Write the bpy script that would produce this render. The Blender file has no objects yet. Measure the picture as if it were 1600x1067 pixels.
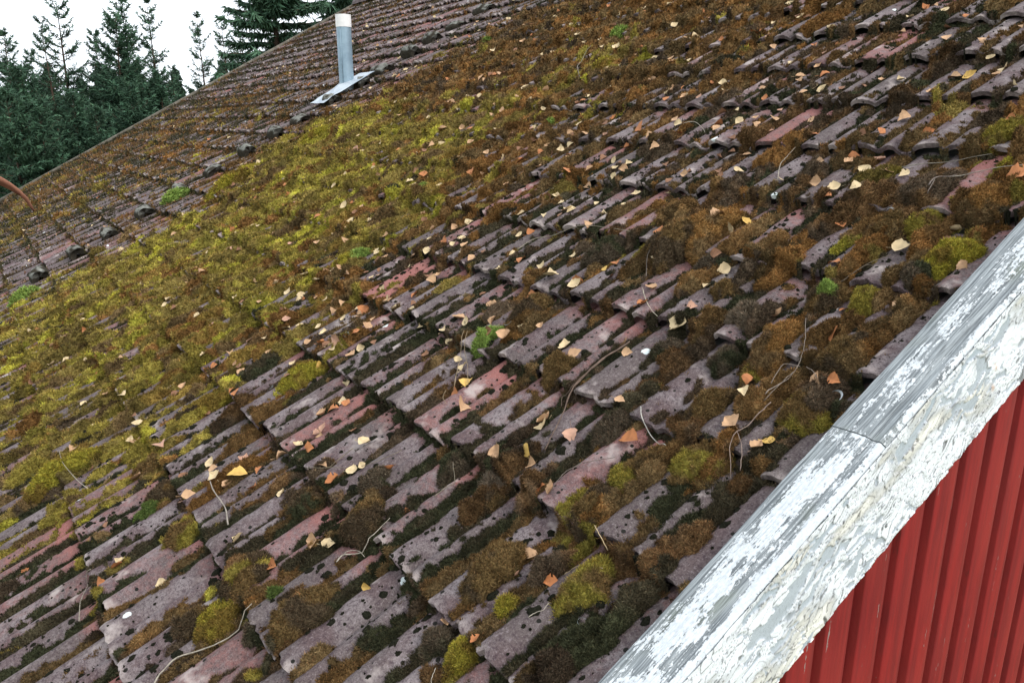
import bpy, math, random
import numpy as np
from mathutils import Matrix, Vector
random.seed(7); RNG = np.random.default_rng(11)
SC = bpy.context.scene; COL = SC.collection

# ------------------------------------------------------------------ camera, world, sun, exposure
SL = math.radians(28.4); H = 1.30; Z0 = 3.65; F = 1205.0
cs, sn = math.cos(SL), math.sin(SL)
O0 = np.array([0.0, 0.0, Z0]); UX = np.array([1.0, 0, 0]); VX = np.array([0, cs, sn]); NX = np.array([0, -sn, cs])
pitch = math.atan((533.5 - 194) / F)
az = math.atan((-60 - 800) / F * math.cos(pitch))
up_ = np.array([-math.sin(az), -math.cos(az)]); hp_ = np.array([math.cos(az), -math.sin(az)])
cp, sp = math.cos(pitch), math.sin(pitch)
RT = np.array([up_[0], hp_[0], 0.0]); FW = np.array([cp * up_[1], cp * hp_[1], -sp]); UP = np.cross(RT, FW)
CAM = O0 + NX * H
cam = bpy.data.cameras.new('camera'); co = bpy.data.objects.new('camera', cam); COL.objects.link(co)
cam.sensor_width = 36; cam.lens = F / 1600 * 36; cam.clip_start = 0.05; cam.clip_end = 2000
M = Matrix.Identity(4)
for i in range(3):
    M[i][0] = RT[i]; M[i][1] = UP[i]; M[i][2] = -FW[i]; M[i][3] = CAM[i]
co.matrix_world = M; SC.camera = co
SUN_EL, SUN_AZ = math.radians(46), math.radians(22)     # direction towards the sun, azimuth from +X
W = bpy.data.worlds.new('World'); SC.world = W; W.use_nodes = True
nt = W.node_tree; bg = nt.nodes['Background']
sky = nt.nodes.new('ShaderNodeTexSky'); sky.sky_type = 'NISHITA'; sky.sun_disc = False
sky.sun_elevation = SUN_EL; sky.sun_rotation = math.radians(90) - SUN_AZ; sky.dust_density = 4.0; sky.air_density = 1.0
hs = nt.nodes.new('ShaderNodeHueSaturation'); hs.inputs['Saturation'].default_value = 0.35
nt.links.new(sky.outputs[0], hs.inputs['Color']); cl_ = nt.nodes.new('ShaderNodeTexNoise'); cl_.inputs['Scale'].default_value = 2.2; cl_.inputs['Detail'].default_value = 5   # thin overcast cloud over the sky
mr_ = nt.nodes.new('ShaderNodeMapRange'); nt.links.new(cl_.outputs['Fac'], mr_.inputs[0]); mr_.inputs[1].default_value = .3; mr_.inputs[2].default_value = .6; mr_.inputs[3].default_value = .72; mr_.inputs[4].default_value = .97
mx_ = nt.nodes.new('ShaderNodeMix'); mx_.data_type = 'RGBA'; nt.links.new(mr_.outputs[0], mx_.inputs[0]); nt.links.new(hs.outputs[0], mx_.inputs[6]); mx_.inputs[7].default_value = (7.6, 8.1, 8.7, 1)
nt.links.new(mx_.outputs[2], bg.inputs['Color'])
bg.inputs['Strength'].default_value = 0.15
sl = bpy.data.lights.new('sun', 'SUN'); so = bpy.data.objects.new('sun', sl); COL.objects.link(so)
sl.energy = 1.5; sl.angle = math.radians(20); sl.color = (1, .95, .88)
sd = Vector((math.cos(SUN_EL) * math.cos(SUN_AZ), math.cos(SUN_EL) * math.sin(SUN_AZ), math.sin(SUN_EL)))
so.rotation_euler = sd.to_track_quat('Z', 'Y').to_euler(); so.location = (0, 0, 30)
SC.view_settings.view_transform = 'Standard'; SC.view_settings.look = 'None'
SC.view_settings.exposure = 0.50; SC.view_settings.gamma = 1
SC.render.engine = 'CYCLES'

# ------------------------------------------------------------------ helpers
def P3(u, v, h):
    u, v, h = np.broadcast_arrays(np.asarray(u, float), np.asarray(v, float), np.asarray(h, float))
    return O0 + u[..., None] * UX + v[..., None] * VX + h[..., None] * NX
def ray(x, y):
    return FW * 1.0 + RT * ((x - 800) / F) - UP * ((y - 533.5) / F)
def on_roof(x, y, h=0.0):          # where the line of sight through a photo point meets the roof
    r = ray(x, y); t = -(H - h) / (r @ NX); p = CAM + r * t - O0
    return float(p @ UX), float(p @ VX), float(t)
def tag(o, label=None, cat=None, group=None, kind=None):
    if label: o['label'] = label
    if cat: o['category'] = cat
    if group: o['group'] = group
    if kind: o['kind'] = kind
    return o
def mesh_np(name, V, FC, mat, parent=None, cols=None, smooth=False, loc=None, attrs=None):
    """FC: list of int arrays (n,3) or (n,4)"""
    V = np.asarray(V, np.float32)
    if loc is not None: V = V - np.asarray(loc, np.float32)
    me = bpy.data.meshes.new(name); me.vertices.add(len(V)); me.vertices.foreach_set('co', V.ravel())
    FC = [np.asarray(f, np.int32) for f in FC if len(f)]
    loops = np.concatenate([f.ravel() for f in FC]); tot = np.concatenate([np.full(len(f), f.shape[1], np.int32) for f in FC])
    st = np.concatenate([[0], np.cumsum(tot)[:-1]]).astype(np.int32)
    me.loops.add(len(loops)); me.loops.foreach_set('vertex_index', loops)
    me.polygons.add(len(tot)); me.polygons.foreach_set('loop_start', st)
    me.update(calc_edges=True)
    if smooth: me.polygons.foreach_set('use_smooth', np.ones(len(tot), bool))
    if cols is not None:
        a = me.color_attributes.new('Col', 'FLOAT_COLOR', 'POINT')
        c = np.ones((len(V), 4), np.float32); c[:, :cols.shape[1]] = cols; a.data.foreach_set('color', c.ravel())
    if mat: me.materials.append(mat)
    o = bpy.data.objects.new(name, me); COL.objects.link(o)
    if loc is not None: o.location = loc
    if parent:
        o.parent = parent
        if loc is None: o.location = -np.array(parent.location)
        else: o.location = np.array(loc) - np.array(parent.location)
    return o
def empty(name, loc=(0, 0, 0)):
    o = bpy.data.objects.new(name, None); COL.objects.link(o); o.location = loc; o.empty_display_size = .1; return o
def grid_faces(nu, nv, off=0):
    i, j = np.meshgrid(np.arange(nu - 1), np.arange(nv - 1), indexing='ij'); a = (i * nv + j).ravel() + off
    return np.stack([a, a + nv, a + nv + 1, a + 1], 1)
def _h(i, j, s):
    i = i.astype(np.int64); j = j.astype(np.int64)
    n = (i * 374761393 + j * 668265263 + s * 1274126177) & 0x7fffffff
    n = ((n ^ (n >> 13)) * 1274126177) & 0x7fffffff; n = ((n ^ (n >> 15)) * 97531) & 0x7fffffff
    return ((n ^ (n >> 12)) & 0xffffff) / float(0x1000000)
def vnoise(x, y, s=0):
    i, j = np.floor(x), np.floor(y); fx, fy = x - i, y - j; fx = fx * fx * (3 - 2 * fx); fy = fy * fy * (3 - 2 * fy)
    a, b, c, d = _h(i, j, s), _h(i + 1, j, s), _h(i, j + 1, s), _h(i + 1, j + 1, s)
    return (a * (1 - fx) + b * fx) * (1 - fy) + (c * (1 - fx) + d * fx) * fy
def fbm(x, y, s=0, o=4):
    r = 0; a = .5; t = 0
    for k in range(o): r = r + a * vnoise(x * 2 ** k + 17.3 * k, y * 2 ** k - 9.1 * k, s + k); t += a; a *= .5
    return r / t
def worley(x, y, s):
    i0, j0 = np.floor(x), np.floor(y); f1 = np.full(x.shape, 9.); f2 = f1.copy(); idv = np.zeros(x.shape); gx = np.zeros(x.shape)
    for di in (-1, 0, 1):
        for dj in (-1, 0, 1):
            i, j = i0 + di, j0 + dj; px_, py_ = i + _h(i, j, s), j + _h(i, j, s + 1); d = np.hypot(x - px_, y - py_); r = _h(i, j, s + 2)
            m = d < f1; f2 = np.where(m, f1, np.minimum(f2, d)); idv = np.where(m, r, idv); gx = np.where(m, x - px_, gx); f1 = np.where(m, d, f1)
    return f1, f2, idv, gx
def sstep(a, b, x): t = np.clip((x - a) / (b - a), 0, 1); return t * t * (3 - 2 * t)
def srgb(*c): return tuple(((x / 255) / 12.92 if x / 255 <= .04045 else ((x / 255 + .055) / 1.055) ** 2.4) for x in c)
def S(*c): return np.array(srgb(*c))

# ------------------------------------------------------------------ materials
def mat(name, rough=.9, spec=.2):
    m = bpy.data.materials.new(name); m.use_nodes = True; b = m.node_tree.nodes['Principled BSDF']
    b.inputs['Roughness'].default_value = rough; b.inputs['Specular IOR Level'].default_value = spec
    return m, m.node_tree, b
def N(nt, t, **k):
    n = nt.nodes.new('ShaderNode' + t)
    for a, v in k.items():
        if a in n.inputs: n.inputs[a].default_value = v
        else: setattr(n, a, v)
    return n
def mixc(nt, fac, a, b, mode='MIX'):
    n = nt.nodes.new('ShaderNodeMix'); n.data_type = 'RGBA'; n.blend_type = mode
    for s, v in ((0, fac), (6, a), (7, b)):
        if hasattr(v, 'is_output') or isinstance(v, bpy.types.NodeSocket): nt.links.new(v, n.inputs[s])
        elif s == 0: n.inputs[0].default_value = v
        else: n.inputs[s].default_value = (*v[:3], 1)
    return n.outputs[2]
def math_(nt, op, a, b=None, c=None):
    n = nt.nodes.new('ShaderNodeMath'); n.operation = op
    for i, v in enumerate((a, b, c)):
        if v is None: continue
        if isinstance(v, bpy.types.NodeSocket): nt.links.new(v, n.inputs[i])
        else: n.inputs[i].default_value = v
    return n.outputs[0]
def ramp(nt, x, a, b):
    n = nt.nodes.new('ShaderNodeMapRange'); n.interpolation_type = 'SMOOTHSTEP'
    nt.links.new(x, n.inputs[0]); n.inputs[1].default_value = a; n.inputs[2].default_value = b; return n.outputs[0]
def noise(nt, vec, scale, detail=3, rough=.55, mapscale=None):
    if mapscale:
        mp = N(nt, 'Mapping'); mp.inputs['Scale'].default_value = mapscale; nt.links.new(vec, mp.inputs[0]); vec = mp.outputs[0]
    n = N(nt, 'TexNoise', Scale=scale, Detail=detail, Roughness=rough); nt.links.new(vec, n.inputs['Vector']); return n.outputs['Fac']
def voro(nt, vec, scale, feat='F1', rnd=1.0):
    n = N(nt, 'TexVoronoi', Scale=scale, feature=feat); n.inputs['Randomness'].default_value = rnd
    nt.links.new(vec, n.inputs['Vector']); return n
def bump(nt, b, h, strength, dist):
    n = N(nt, 'Bump', Strength=strength, Distance=dist); nt.links.new(h, n.inputs['Height']); nt.links.new(n.outputs[0], b.inputs['Normal'])

# tile material: attribute Col = (rand, s along tile, redness)
M_tile, t, b = mat('weathered_concrete_tile', .85, .25)
at = N(t, 'Attribute', attribute_name='Col'); sep = N(t, 'SeparateColor'); t.links.new(at.outputs['Color'], sep.inputs[0])
tc = N(t, 'TexCoord').outputs['Object']
nA = noise(t, tc, 9, 4); nB = noise(t, tc, 38, 5, .7); nC = noise(t, tc, 260, 3, .7); nD = noise(t, tc, 3.1, 2)
c = mixc(t, ramp(t, nA, .38, .64), srgb(90, 74, 74), srgb(120, 110, 110))
c = mixc(t, ramp(t, nD, .42, .62), c, srgb(90, 80, 78)); nE = noise(t, tc, 95, 4, .75); c = mixc(t, math_(t, 'MULTIPLY', ramp(t, nE, .5, .38), .7), c, srgb(60, 46, 52)); c = mixc(t, math_(t, 'MULTIPLY', ramp(t, nE, .55, .68), .45), c, srgb(146, 134, 138))
redm = math_(t, 'ADD', sep.outputs[2], math_(t, 'MULTIPLY', math_(t, 'SUBTRACT', nB, .5), .9))
c = mixc(t, ramp(t, redm, .16, .85), c, srgb(140, 90, 84)); edge = math_(t, 'MULTIPLY', ramp(t, sep.outputs[1], .10, .0), ramp(t, nA, .48, .62)); c = mixc(t, math_(t, 'MULTIPLY', edge, .6), c, srgb(182, 168, 162))
c = mixc(t, math_(t, 'MULTIPLY', ramp(t, redm, .8, 1.25), .45), c, srgb(176, 130, 122))
c = mixc(t, math_(t, 'MULTIPLY', ramp(t, nC, .55, .70), .30), c, srgb(168, 160, 160))
c = mixc(t, math_(t, 'MULTIPLY', ramp(t, nC, .46, .34), .6), c, srgb(50, 40, 44))
pale = noise(t, tc, 5.3, 4, .65)
c = mixc(t, math_(t, 'MULTIPLY', ramp(t, pale, .57, .70), .6), c, srgb(186, 174, 168))
v1 = voro(t, tc, 34); sp1 = math_(t, 'ADD', v1.outputs['Distance'], math_(t, 'MULTIPLY', nB, .25))
sc_ = N(t, 'SeparateColor'); t.links.new(v1.outputs['Color'], sc_.inputs[0])
blk = math_(t, 'MULTIPLY', math_(t, 'LESS_THAN', sp1, .32), math_(t, 'GREATER_THAN', sc_.outputs[0], .72))
c = mixc(t, blk, c, srgb(28, 26, 22))
v2 = voro(t, tc, 7.0); sp2 = math_(t, 'ADD', v2.outputs['Distance'], math_(t, 'MULTIPLY', nB, .18))
sc2 = N(t, 'SeparateColor'); t.links.new(v2.outputs['Color'], sc2.inputs[0])
wh = math_(t, 'MULTIPLY', math_(t, 'LESS_THAN', sp2, .185), math_(t, 'GREATER_THAN', sc2.outputs[1], .72))
c = mixc(t, wh, c, srgb(214, 222, 220))
t.links.new(c, b.inputs['Base Color'])
hh = math_(t, 'ADD', math_(t, 'MULTIPLY', nC, 1.0), math_(t, 'MULTIPLY', nB, 1.2)); bump(t, b, hh, .7, .004)

def attr_mat(name, rough=.95, spec=.1, nscale=300, amt=.35, bmp=0.0):
    m, t, b = mat(name, rough, spec)
    at = N(t, 'Attribute', attribute_name='Col'); tc = N(t, 'TexCoord').outputs['Object']; n = noise(t, tc, nscale, 3, .7)
    f = N(t, 'MapRange'); t.links.new(n, f.inputs[0]); f.inputs[1].default_value = .3; f.inputs[2].default_value = .7
    f.inputs[3].default_value = 1 - amt; f.inputs[4].default_value = 1 + amt
    vm = N(t, 'VectorMath', operation='SCALE'); t.links.new(at.outputs['Color'], vm.inputs[0]); t.links.new(f.outputs[0], vm.inputs['Scale'])
    t.links.new(vm.outputs[0], b.inputs['Base Color'])
    if bmp: bump(t, b, n, 1.0, bmp)
    return m
M_moss = attr_mat('moss', 1, .05, 220, .45, .008)
M_blade = attr_mat('moss_stems', .8, .15, 60, .2)
M_leaf = attr_mat('dry_birch_leaf', .7, .3, 180, .16)
M_twig = attr_mat('twig_bark', .85, .2, 150, .3, .001)
M_paint = attr_mat('peeling_paint', .55, .35, 420, .10, .0006)
M_needle = attr_mat('spruce_needles', .75, .25, 3, .3)
M_stone = attr_mat('lichen_concrete', .95, .1, 60, .35, .006)

def simple(name, ca, cb, scale, rough=.8, spec=.3, bm=0, metal=0, mapscale=None):
    m, t, b = mat(name, rough, spec); tc = N(t, 'TexCoord').outputs['Object']; n = noise(t, tc, scale, 5, .65, mapscale)
    t.links.new(mixc(t, ramp(t, n, .35, .65), ca, cb), b.inputs['Base Color']); b.inputs['Metallic'].default_value = metal
    if bm: bump(t, b, n, .6, bm)
    return m
M_grey = simple('weathered_wood', srgb(120, 122, 120), srgb(150, 152, 148), 14, .9, .2, .003)
M_dark = simple('mossy_old_wood', srgb(84, 80, 72), srgb(118, 112, 102), 6, .95, .1, .003)
M_galv = simple('galvanised_steel', srgb(128, 150, 166), srgb(150, 172, 186), 5, .42, .5, 0, .35)
M_white = simple('white_plastic', srgb(222, 220, 220), srgb(236, 234, 232), 8, .5, .4)
M_flash = simple('zinc_sheet', srgb(150, 160, 170), srgb(184, 192, 198), 7, .5, .4, 0, .2)
M_grass = simple('grass_field', srgb(70, 84, 40), srgb(120, 122, 66), .12, 1, .05)
M_shade_wall = simple('shade_tinted_wall', srgb(66, 26, 24), srgb(84, 32, 28), 3, .8, .2)  # wall behind the boards, its red darkened to paint shade into the grooves
# peeling capping board: attribute Col = (v, u, knots), attribute Wh = whiteness
M_cap, t, b = mat('peeling_capping_paint', .6, .3)
at = N(t, 'Attribute', attribute_name='Col').outputs['Color']; sp_ = N(t, 'SeparateColor'); t.links.new(at, sp_.inputs[0])
cv = N(t, 'CombineXYZ'); t.links.new(sp_.outputs[0], cv.inputs[0]); t.links.new(sp_.outputs[1], cv.inputs[1]); cv = cv.outputs[0]
gA = noise(t, cv, 1, 5, .6, (6, 210, 1)); gB = noise(t, cv, 1, 4, .6, (14, 620, 1)); pA = noise(t, cv, 1, 5, .62, (9, 26, 1)); pB = noise(t, cv, 1, 6, .72, (75, 150, 1)); pC = noise(t, cv, 1, 3, .6, (260, 420, 1)); pD = noise(t, cv, 1, 3, .5, (3, 7, 1))
m_ = math_(t, 'ADD', math_(t, 'MULTIPLY', pA, 1.15), math_(t, 'MULTIPLY', pB, .85)); m_ = math_(t, 'ADD', m_, math_(t, 'MULTIPLY', pC, .25)); m_ = math_(t, 'ADD', m_, math_(t, 'MULTIPLY', gA, .45))
m_ = math_(t, 'ADD', m_, sp_.outputs[2]); pm_ = ramp(t, m_, 1.275, 1.325)
wd = mixc(t, ramp(t, gA, .3, .7), srgb(82, 88, 92), srgb(160, 166, 168)); wd = mixc(t, math_(t, 'MULTIPLY', ramp(t, gB, .46, .34), .75), wd, srgb(44, 46, 46)); wd = mixc(t, math_(t, 'MULTIPLY', ramp(t, pD, .5, .66), .35), wd, srgb(108, 116, 88))
pt_ = mixc(t, ramp(t, pB, .35, .65), srgb(176, 182, 186), srgb(204, 208, 210)); pt_ = mixc(t, math_(t, 'MULTIPLY', ramp(t, gB, .42, .32), .5), pt_, srgb(120, 124, 124))
t.links.new(mixc(t, pm_, wd, pt_), b.inputs['Base Color']); bump(t, b, math_(t, 'ADD', math_(t, 'MULTIPLY', pm_, .7), math_(t, 'ADD', gA, math_(t, 'MULTIPLY', gB, .6))), .8, .0022)
# red cladding
M_red, t, b = mat('red_painted_boards', .62, .3)
tc = N(t, 'TexCoord').outputs['Object']
n1 = noise(t, tc, 5, 4, .6, (1, 6, .5)); n2 = noise(t, tc, 60, 4, .7, (1, 1, .12)); n3 = noise(t, tc, 9, 3, .6, (1, 8, .35)); n4 = noise(t, tc, 160, 3, .7, (1, 1, .3))
c = mixc(t, ramp(t, n1, .35, .65), srgb(116, 28, 32), srgb(140, 35, 36))
c = mixc(t, math_(t, 'MULTIPLY', ramp(t, n2, .5, .7), .45), c, srgb(112, 36, 38)); n5 = noise(t, tc, 7, 5, .7, (1, 30, .6)); c = mixc(t, math_(t, 'MULTIPLY', ramp(t, n5, .62, .70), .6), c, srgb(84, 34, 34)); n6 = noise(t, tc, 1.6, 3, .6); c = mixc(t, math_(t, 'MULTIPLY', ramp(t, n6, .45, .65), .35), c, srgb(142, 46, 44))
c = mixc(t, ramp(t, math_(t, 'ADD', n3, math_(t, 'MULTIPLY', n4, .35)), .875, .90), c, srgb(140, 126, 122))
t.links.new(c, b.inputs['Base Color']); bump(t, b, math_(t, 'ADD', n2, n4), .5, .002)

# ------------------------------------------------------------------ roof surface functions (u along the ridge, v up the slope)
TW, EX, TD, PD = .221, .3550, .043, .034
U0, V0 = -.17 * 1.3 + .105 + .221 * 0, .1404          # lattice phase
U_NEAR, U_FAR, V_EAVE, V_RIDGE = -.905, -16.40, -1.85, 7.60
_px = np.array([0, .05, .12, .22, .33, .41, .46, .51, .57, .63, .69, .75, .81, .88, .95, 1.0])
_pz = np.array([.50, .78, .95, 1.0, .90, .66, .42, .50, .80, .93, .86, .52, .14, .0, .05, .22])
def prof(x): return np.interp(x, _px, _pz) - 1
def tile_ij(u, v):
    a = (u - U0) / TW; bq = (v - V0) / EX
    return np.floor(a), a - np.floor(a), np.floor(bq), bq - np.floor(bq)
def tjit(i, j):                                       # per tile jitter: height, tilt
    return (_h(i, j, 5) - .5) * .012, (_h(i, j, 6) - .5) * .012
def tile_h(u, v):
    i, x, j, s = tile_ij(u, v); a, bq = tjit(i, j)
    return -TD * s + PD * prof(x) + a + bq * (x - .5)
# photo-measured cover of moss and its colours: px, py, cover, (dark brown, brown, rust, olive, yellow-green, dark green)
CT = [
 (60,1030,.42,(1,2,0,1,0,3)),(130,930,.45,(1,2,0,1,0,3)),(40,850,.40,(1,2,0,2,0,3)),(230,880,.30,(1,2,0,0,0,3)),(300,1000,.45,(2,3,0,1,1,2)),
 (430,1020,.40,(2,2,0,0,0,3)),(560,930,.30,(2,3,0,0,0,3)),(600,1030,.35,(2,3,0,0,0,3)),(760,1000,.52,(2,3,0,1,1,3)),(880,1000,.50,(3,2,0,0,0,3)),
 (700,860,.42,(3,3,0,0,0,2)),(850,880,.70,(2,4,1,1,1,1)),(980,850,.62,(3,4,1,1,0,1)),(1080,760,.68,(3,4,1,1,0,1)),(560,820,.60,(2,4,1,0,0,1)),
 (450,900,.68,(2,4,1,1,0,1)),(400,760,.52,(2,3,1,1,0,1)),(180,760,.55,(1,2,0,3,1,1)),(60,720,.72,(1,2,0,4,2,1)),(120,640,.78,(0,2,1,4,2,1)),
 (250,650,.62,(1,3,1,3,1,1)),(400,640,.48,(2,3,1,1,0,2)),(540,680,.40,(3,3,1,0,0,2)),(640,620,.42,(4,3,1,0,0,2)),(750,680,.55,(4,3,0,0,0,1)),
 (700,560,.42,(4,3,1,0,0,2)),(860,600,.50,(4,2,0,0,0,3)),(960,600,.48,(4,2,0,0,0,3)),(1060,600,.60,(3,3,1,0,0,2)),(1180,620,.66,(3,4,1,1,0,1)),
 (1300,620,.75,(3,4,1,1,0,1)),(1180,500,.60,(4,3,1,0,0,2)),(1300,480,.70,(3,4,1,1,0,1)),(1420,440,.78,(2,3,1,2,1,1)),(1500,330,.88,(2,4,2,2,1,1)),
 (1400,320,.85,(3,4,1,1,1,1)),(1080,360,.88,(2,4,2,1,0,1)),(1200,370,.62,(4,3,1,0,0,1)),(1000,440,.60,(4,3,0,0,0,2)),(900,360,.45,(4,2,0,0,0,2)),
 (900,440,.50,(4,3,1,0,0,1)),(800,440,.58,(4,3,1,0,0,1)),(620,500,.55,(4,3,1,0,0,2)),(560,560,.42,(3,3,1,0,0,2)),(460,560,.70,(1,3,2,3,1,1)),
 (300,560,.82,(0,3,2,4,1,1)),(150,540,.82,(0,3,1,4,2,0)),(40,560,.70,(0,3,1,4,2,0)),(60,480,.80,(0,2,1,4,3,0)),(200,450,.88,(0,3,2,4,2,0)),
 (350,450,.93,(0,3,2,4,2,0)),(480,460,.85,(1,3,3,3,1,1)),(640,420,.40,(3,3,1,1,0,1)),(560,360,.92,(1,3,2,4,2,1)),(400,370,.95,(0,3,2,4,2,0)),
 (280,380,.90,(0,2,1,4,3,0)),(480,300,.95,(0,3,2,4,2,0)),(640,300,.92,(1,3,2,4,2,1)),(760,330,.72,(3,4,1,1,0,1)),(760,240,.85,(2,4,2,1,1,0)),
 (640,220,.95,(0,3,2,4,2,0)),(520,230,.93,(0,3,1,4,3,0)),(850,240,.75,(3,4,2,1,0,0)),(850,140,.88,(1,4,2,2,1,0)),(950,100,.85,(1,4,2,3,1,0)),
 (760,110,.90,(2,4,2,1,0,0)),(960,250,.52,(4,3,1,0,0,1)),(1000,160,.66,(4,3,1,0,0,1)),(1100,100,.62,(4,3,1,0,0,1)),(1000,30,.82,(2,4,2,1,0,0)),
 (1200,30,.72,(2,4,2,1,0,0)),(1300,60,.62,(4,4,1,0,0,1)),(1150,220,.55,(4,3,1,0,0,1)),(1300,150,.58,(4,3,0,0,0,2)),(1420,90,.48,(4,2,0,0,0,3)),
 (1540,60,.55,(4,3,0,0,0,2)),(1280,220,.50,(4,3,1,0,0,1)),(1480,200,.62,(3,4,1,1,0,1)),(1580,180,.85,(2,4,2,1,1,0)),(1380,250,.60,(4,3,1,1,0,1)),
 (1560,260,.80,(3,4,1,1,1,1)),(1460,20,.45,(4,3,0,0,0,1)),(860,30,.80,(3,4,1,1,0,0)),(1230,300,.55,(4,3,1,0,0,1)),(1330,360,.75,(4,4,1,0,0,1)),
 (60,400,.18,(2,3,0,2,0,1)),(150,350,.32,(2,3,1,2,0,0)),(60,340,.60,(1,3,1,3,0,0)),(200,290,.52,(1,3,2,2,1,0)),(300,230,.50,(1,4,2,2,0,0)),
 (340,180,.50,(2,4,2,1,0,0)),(400,150,.58,(2,4,2,1,0,0)),(450,130,.45,(3,4,1,0,0,0)),(430,90,.15,(4,3,0,0,0,0)),(520,60,.10,(4,2,0,0,0,0)),
 (600,40,.10,(4,2,0,0,0,0)),(500,110,.18,(3,4,0,0,0,0)),(650,60,.15,(4,3,0,0,0,0)),(700,20,.25,(4,3,0,0,0,0)),(20,460,.45,(1,3,0,3,1,0)),(300,120,.42,(2,4,1,1,0,0)),(340,80,.25,(3,3,0,0,0,0)),
 (130,260,.48,(2,4,1,1,0,0)),(230,330,.35,(2,3,1,1,0,0))]
RED = [(640,418,46,.9),(1235,180,34,.9),(1345,235,34,.9),(1270,280,40,.95),(1440,20,44,.8),(1530,385,34,.9),(1390,560,44,.7),(770,590,40,.7),(545,640,60,.65),
 (70,850,60,.7),(110,940,50,.35),(400,580,40,.6),(1405,62,26,.9),(985,335,34,1.0),(905,490,34,.6),(450,845,60,.55),(1575,270,30,.7),(225,440,26,.6),(300,335,26,.7),
 (850,640,40,.5),(1060,520,30,.5),(870,880,40,.3),(1010,970,50,.55),(720,1050,50,.5),(330,1040,60,.5),(1060,425,30,.5),(820,295,26,.7),(620,600,30,.4),(100,370,30,.35),(550,120,60,.35),(620,40,90,.3)]
CP = np.array([(lambda q: (q[0], q[1], q[2]))(on_roof(a[0], a[1])) for a in CT]); CC = np.array([a[2] for a in CT]); CW = np.array([a[3] for a in CT], float)
CW /= CW.sum(1, keepdims=True)
PAL = np.array([S(84, 72, 58), S(106, 88, 60), S(124, 92, 54), S(138, 126, 60), S(160, 154, 62), S(60, 62, 44)])
def fields(u, v):
    u = np.asarray(u, float); v = np.asarray(v, float); wsum = 0; c = 0; w6 = 0
    for k in range(len(CT)):
        d0 = CP[k, 2]; sg = .052 * d0 * (1 + .05 * d0)
        # foreshortened: ground footprint of a control point grows with distance
        w = np.exp(-((u - CP[k, 0]) ** 2 / (2 * (sg * 1.5) ** 2) + (v - CP[k, 1]) ** 2 / (2 * sg ** 2))) + 1e-9
        wsum = wsum + w; c = c + w * CC[k]; w6 = w6 + w[..., None] * CW[k]
    c = c / wsum; c = c * np.where(u < -8.1, .84, 1.0); return c, w6 / wsum[..., None]
# cache the fields on a coarse grid
GU = np.linspace(-17, -.6, 340); GV = np.linspace(-2, 7.8, 240)
_gu, _gv = np.meshgrid(GU, GV, indexing='ij'); _fc, _fw = fields(_gu, _gv)
def cover(u, v):
    a = np.clip(((u - GU[0]) / (GU[1] - GU[0])).round().astype(int), 0, len(GU) - 1); bq = np.clip(((v - GV[0]) / (GV[1] - GV[0])).round().astype(int), 0, len(GV) - 1)
    return _fc[a, bq], _fw[a, bq]
def layer(u, v, cu, cv, seed, rr, hr, pbias, gut, cg=1.25, elx=0.0, half=False):
    """domed cushions scattered one per cell; returns height above the pan and colour pick"""
    best = np.zeros(u.shape); bc = np.zeros(u.shape); bi = np.zeros(u.shape)
    ci, cj = np.floor(u / cu), np.floor(v / cv)
    for di in (-1, 0, 1):
        for dj in (-1, 0, 1):
            i, j = ci + di, cj + dj
            fu = (i + .15 + .7 * _h(i, j, seed)) * cu; fv = (j + .1 + .8 * _h(i, j, seed + 1)) * cv
            if gut:   # drawn into the gutters between tile rolls
                a_ = (fu - U0) / TW; k = np.floor(a_ - .16); x_ = a_ - k; tg = np.where(x_ < .66, .46, .875) if half else np.full_like(x_, .875)
                k2 = np.round(a_ - .875); tg = np.where(x_ > 1.0, .875, tg) if half else tg; gu_ = U0 + ((k + tg) if half else (k2 + .875)) * TW; fu = fu + (gu_ - fu) * gut * (_h(i, j, seed + 7) > .15)
                k = np.round((fv - V0) / EX); gv_ = V0 + k * EX - .03; fv = fv + (gv_ - fv) * .75 * (_h(i, j, seed + 8) > .55)
            c, _ = cover(fu, fv)
            pres = _h(i, j, seed + 2) < np.clip(c * cg + pbias, 0, 1)
            r = rr[0] + (rr[1] - rr[0]) * _h(i, j, seed + 3) ** 1.3
            r = r * (.7 + .5 * c)
            el = 1.2 + elx + (1.0 + elx * .5) * _h(i, j, seed + 4)
            th = (_h(i, j, seed + 9) - .5) * .5; du, dv = u - fu, v - fv; du, dv = du + dv * th, dv - du * th
            d2 = (du / (r * .85)) ** 2 + (dv / (r * el)) ** 2
            h = np.where(pres, (hr[0] + (hr[1] - hr[0]) * _h(i, j, seed + 5)) * np.sqrt(np.clip(1 - d2, 0, 1)), 0)
            m = h > best; best = np.where(m, h, best); bc = np.where(m, _h(i, j, seed + 6), bc); bi = np.where(m, i * 131 + j, bi)
    return best, bc
CUSH = []        # hand-placed cushions: u, v, r, el, height
def cush_h(u, v):
    b_ = np.full(np.shape(u), -1.0)
    for (a, c, r, e, h) in CUSH:
        d2 = ((u - a) / r) ** 2 + ((v - c) / (r * e)) ** 2
        b_ = np.maximum(b_, np.where(d2 < 1, h * np.sqrt(np.clip(1 - d2, 0, 1)) - .022, -1))
    return b_
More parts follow.
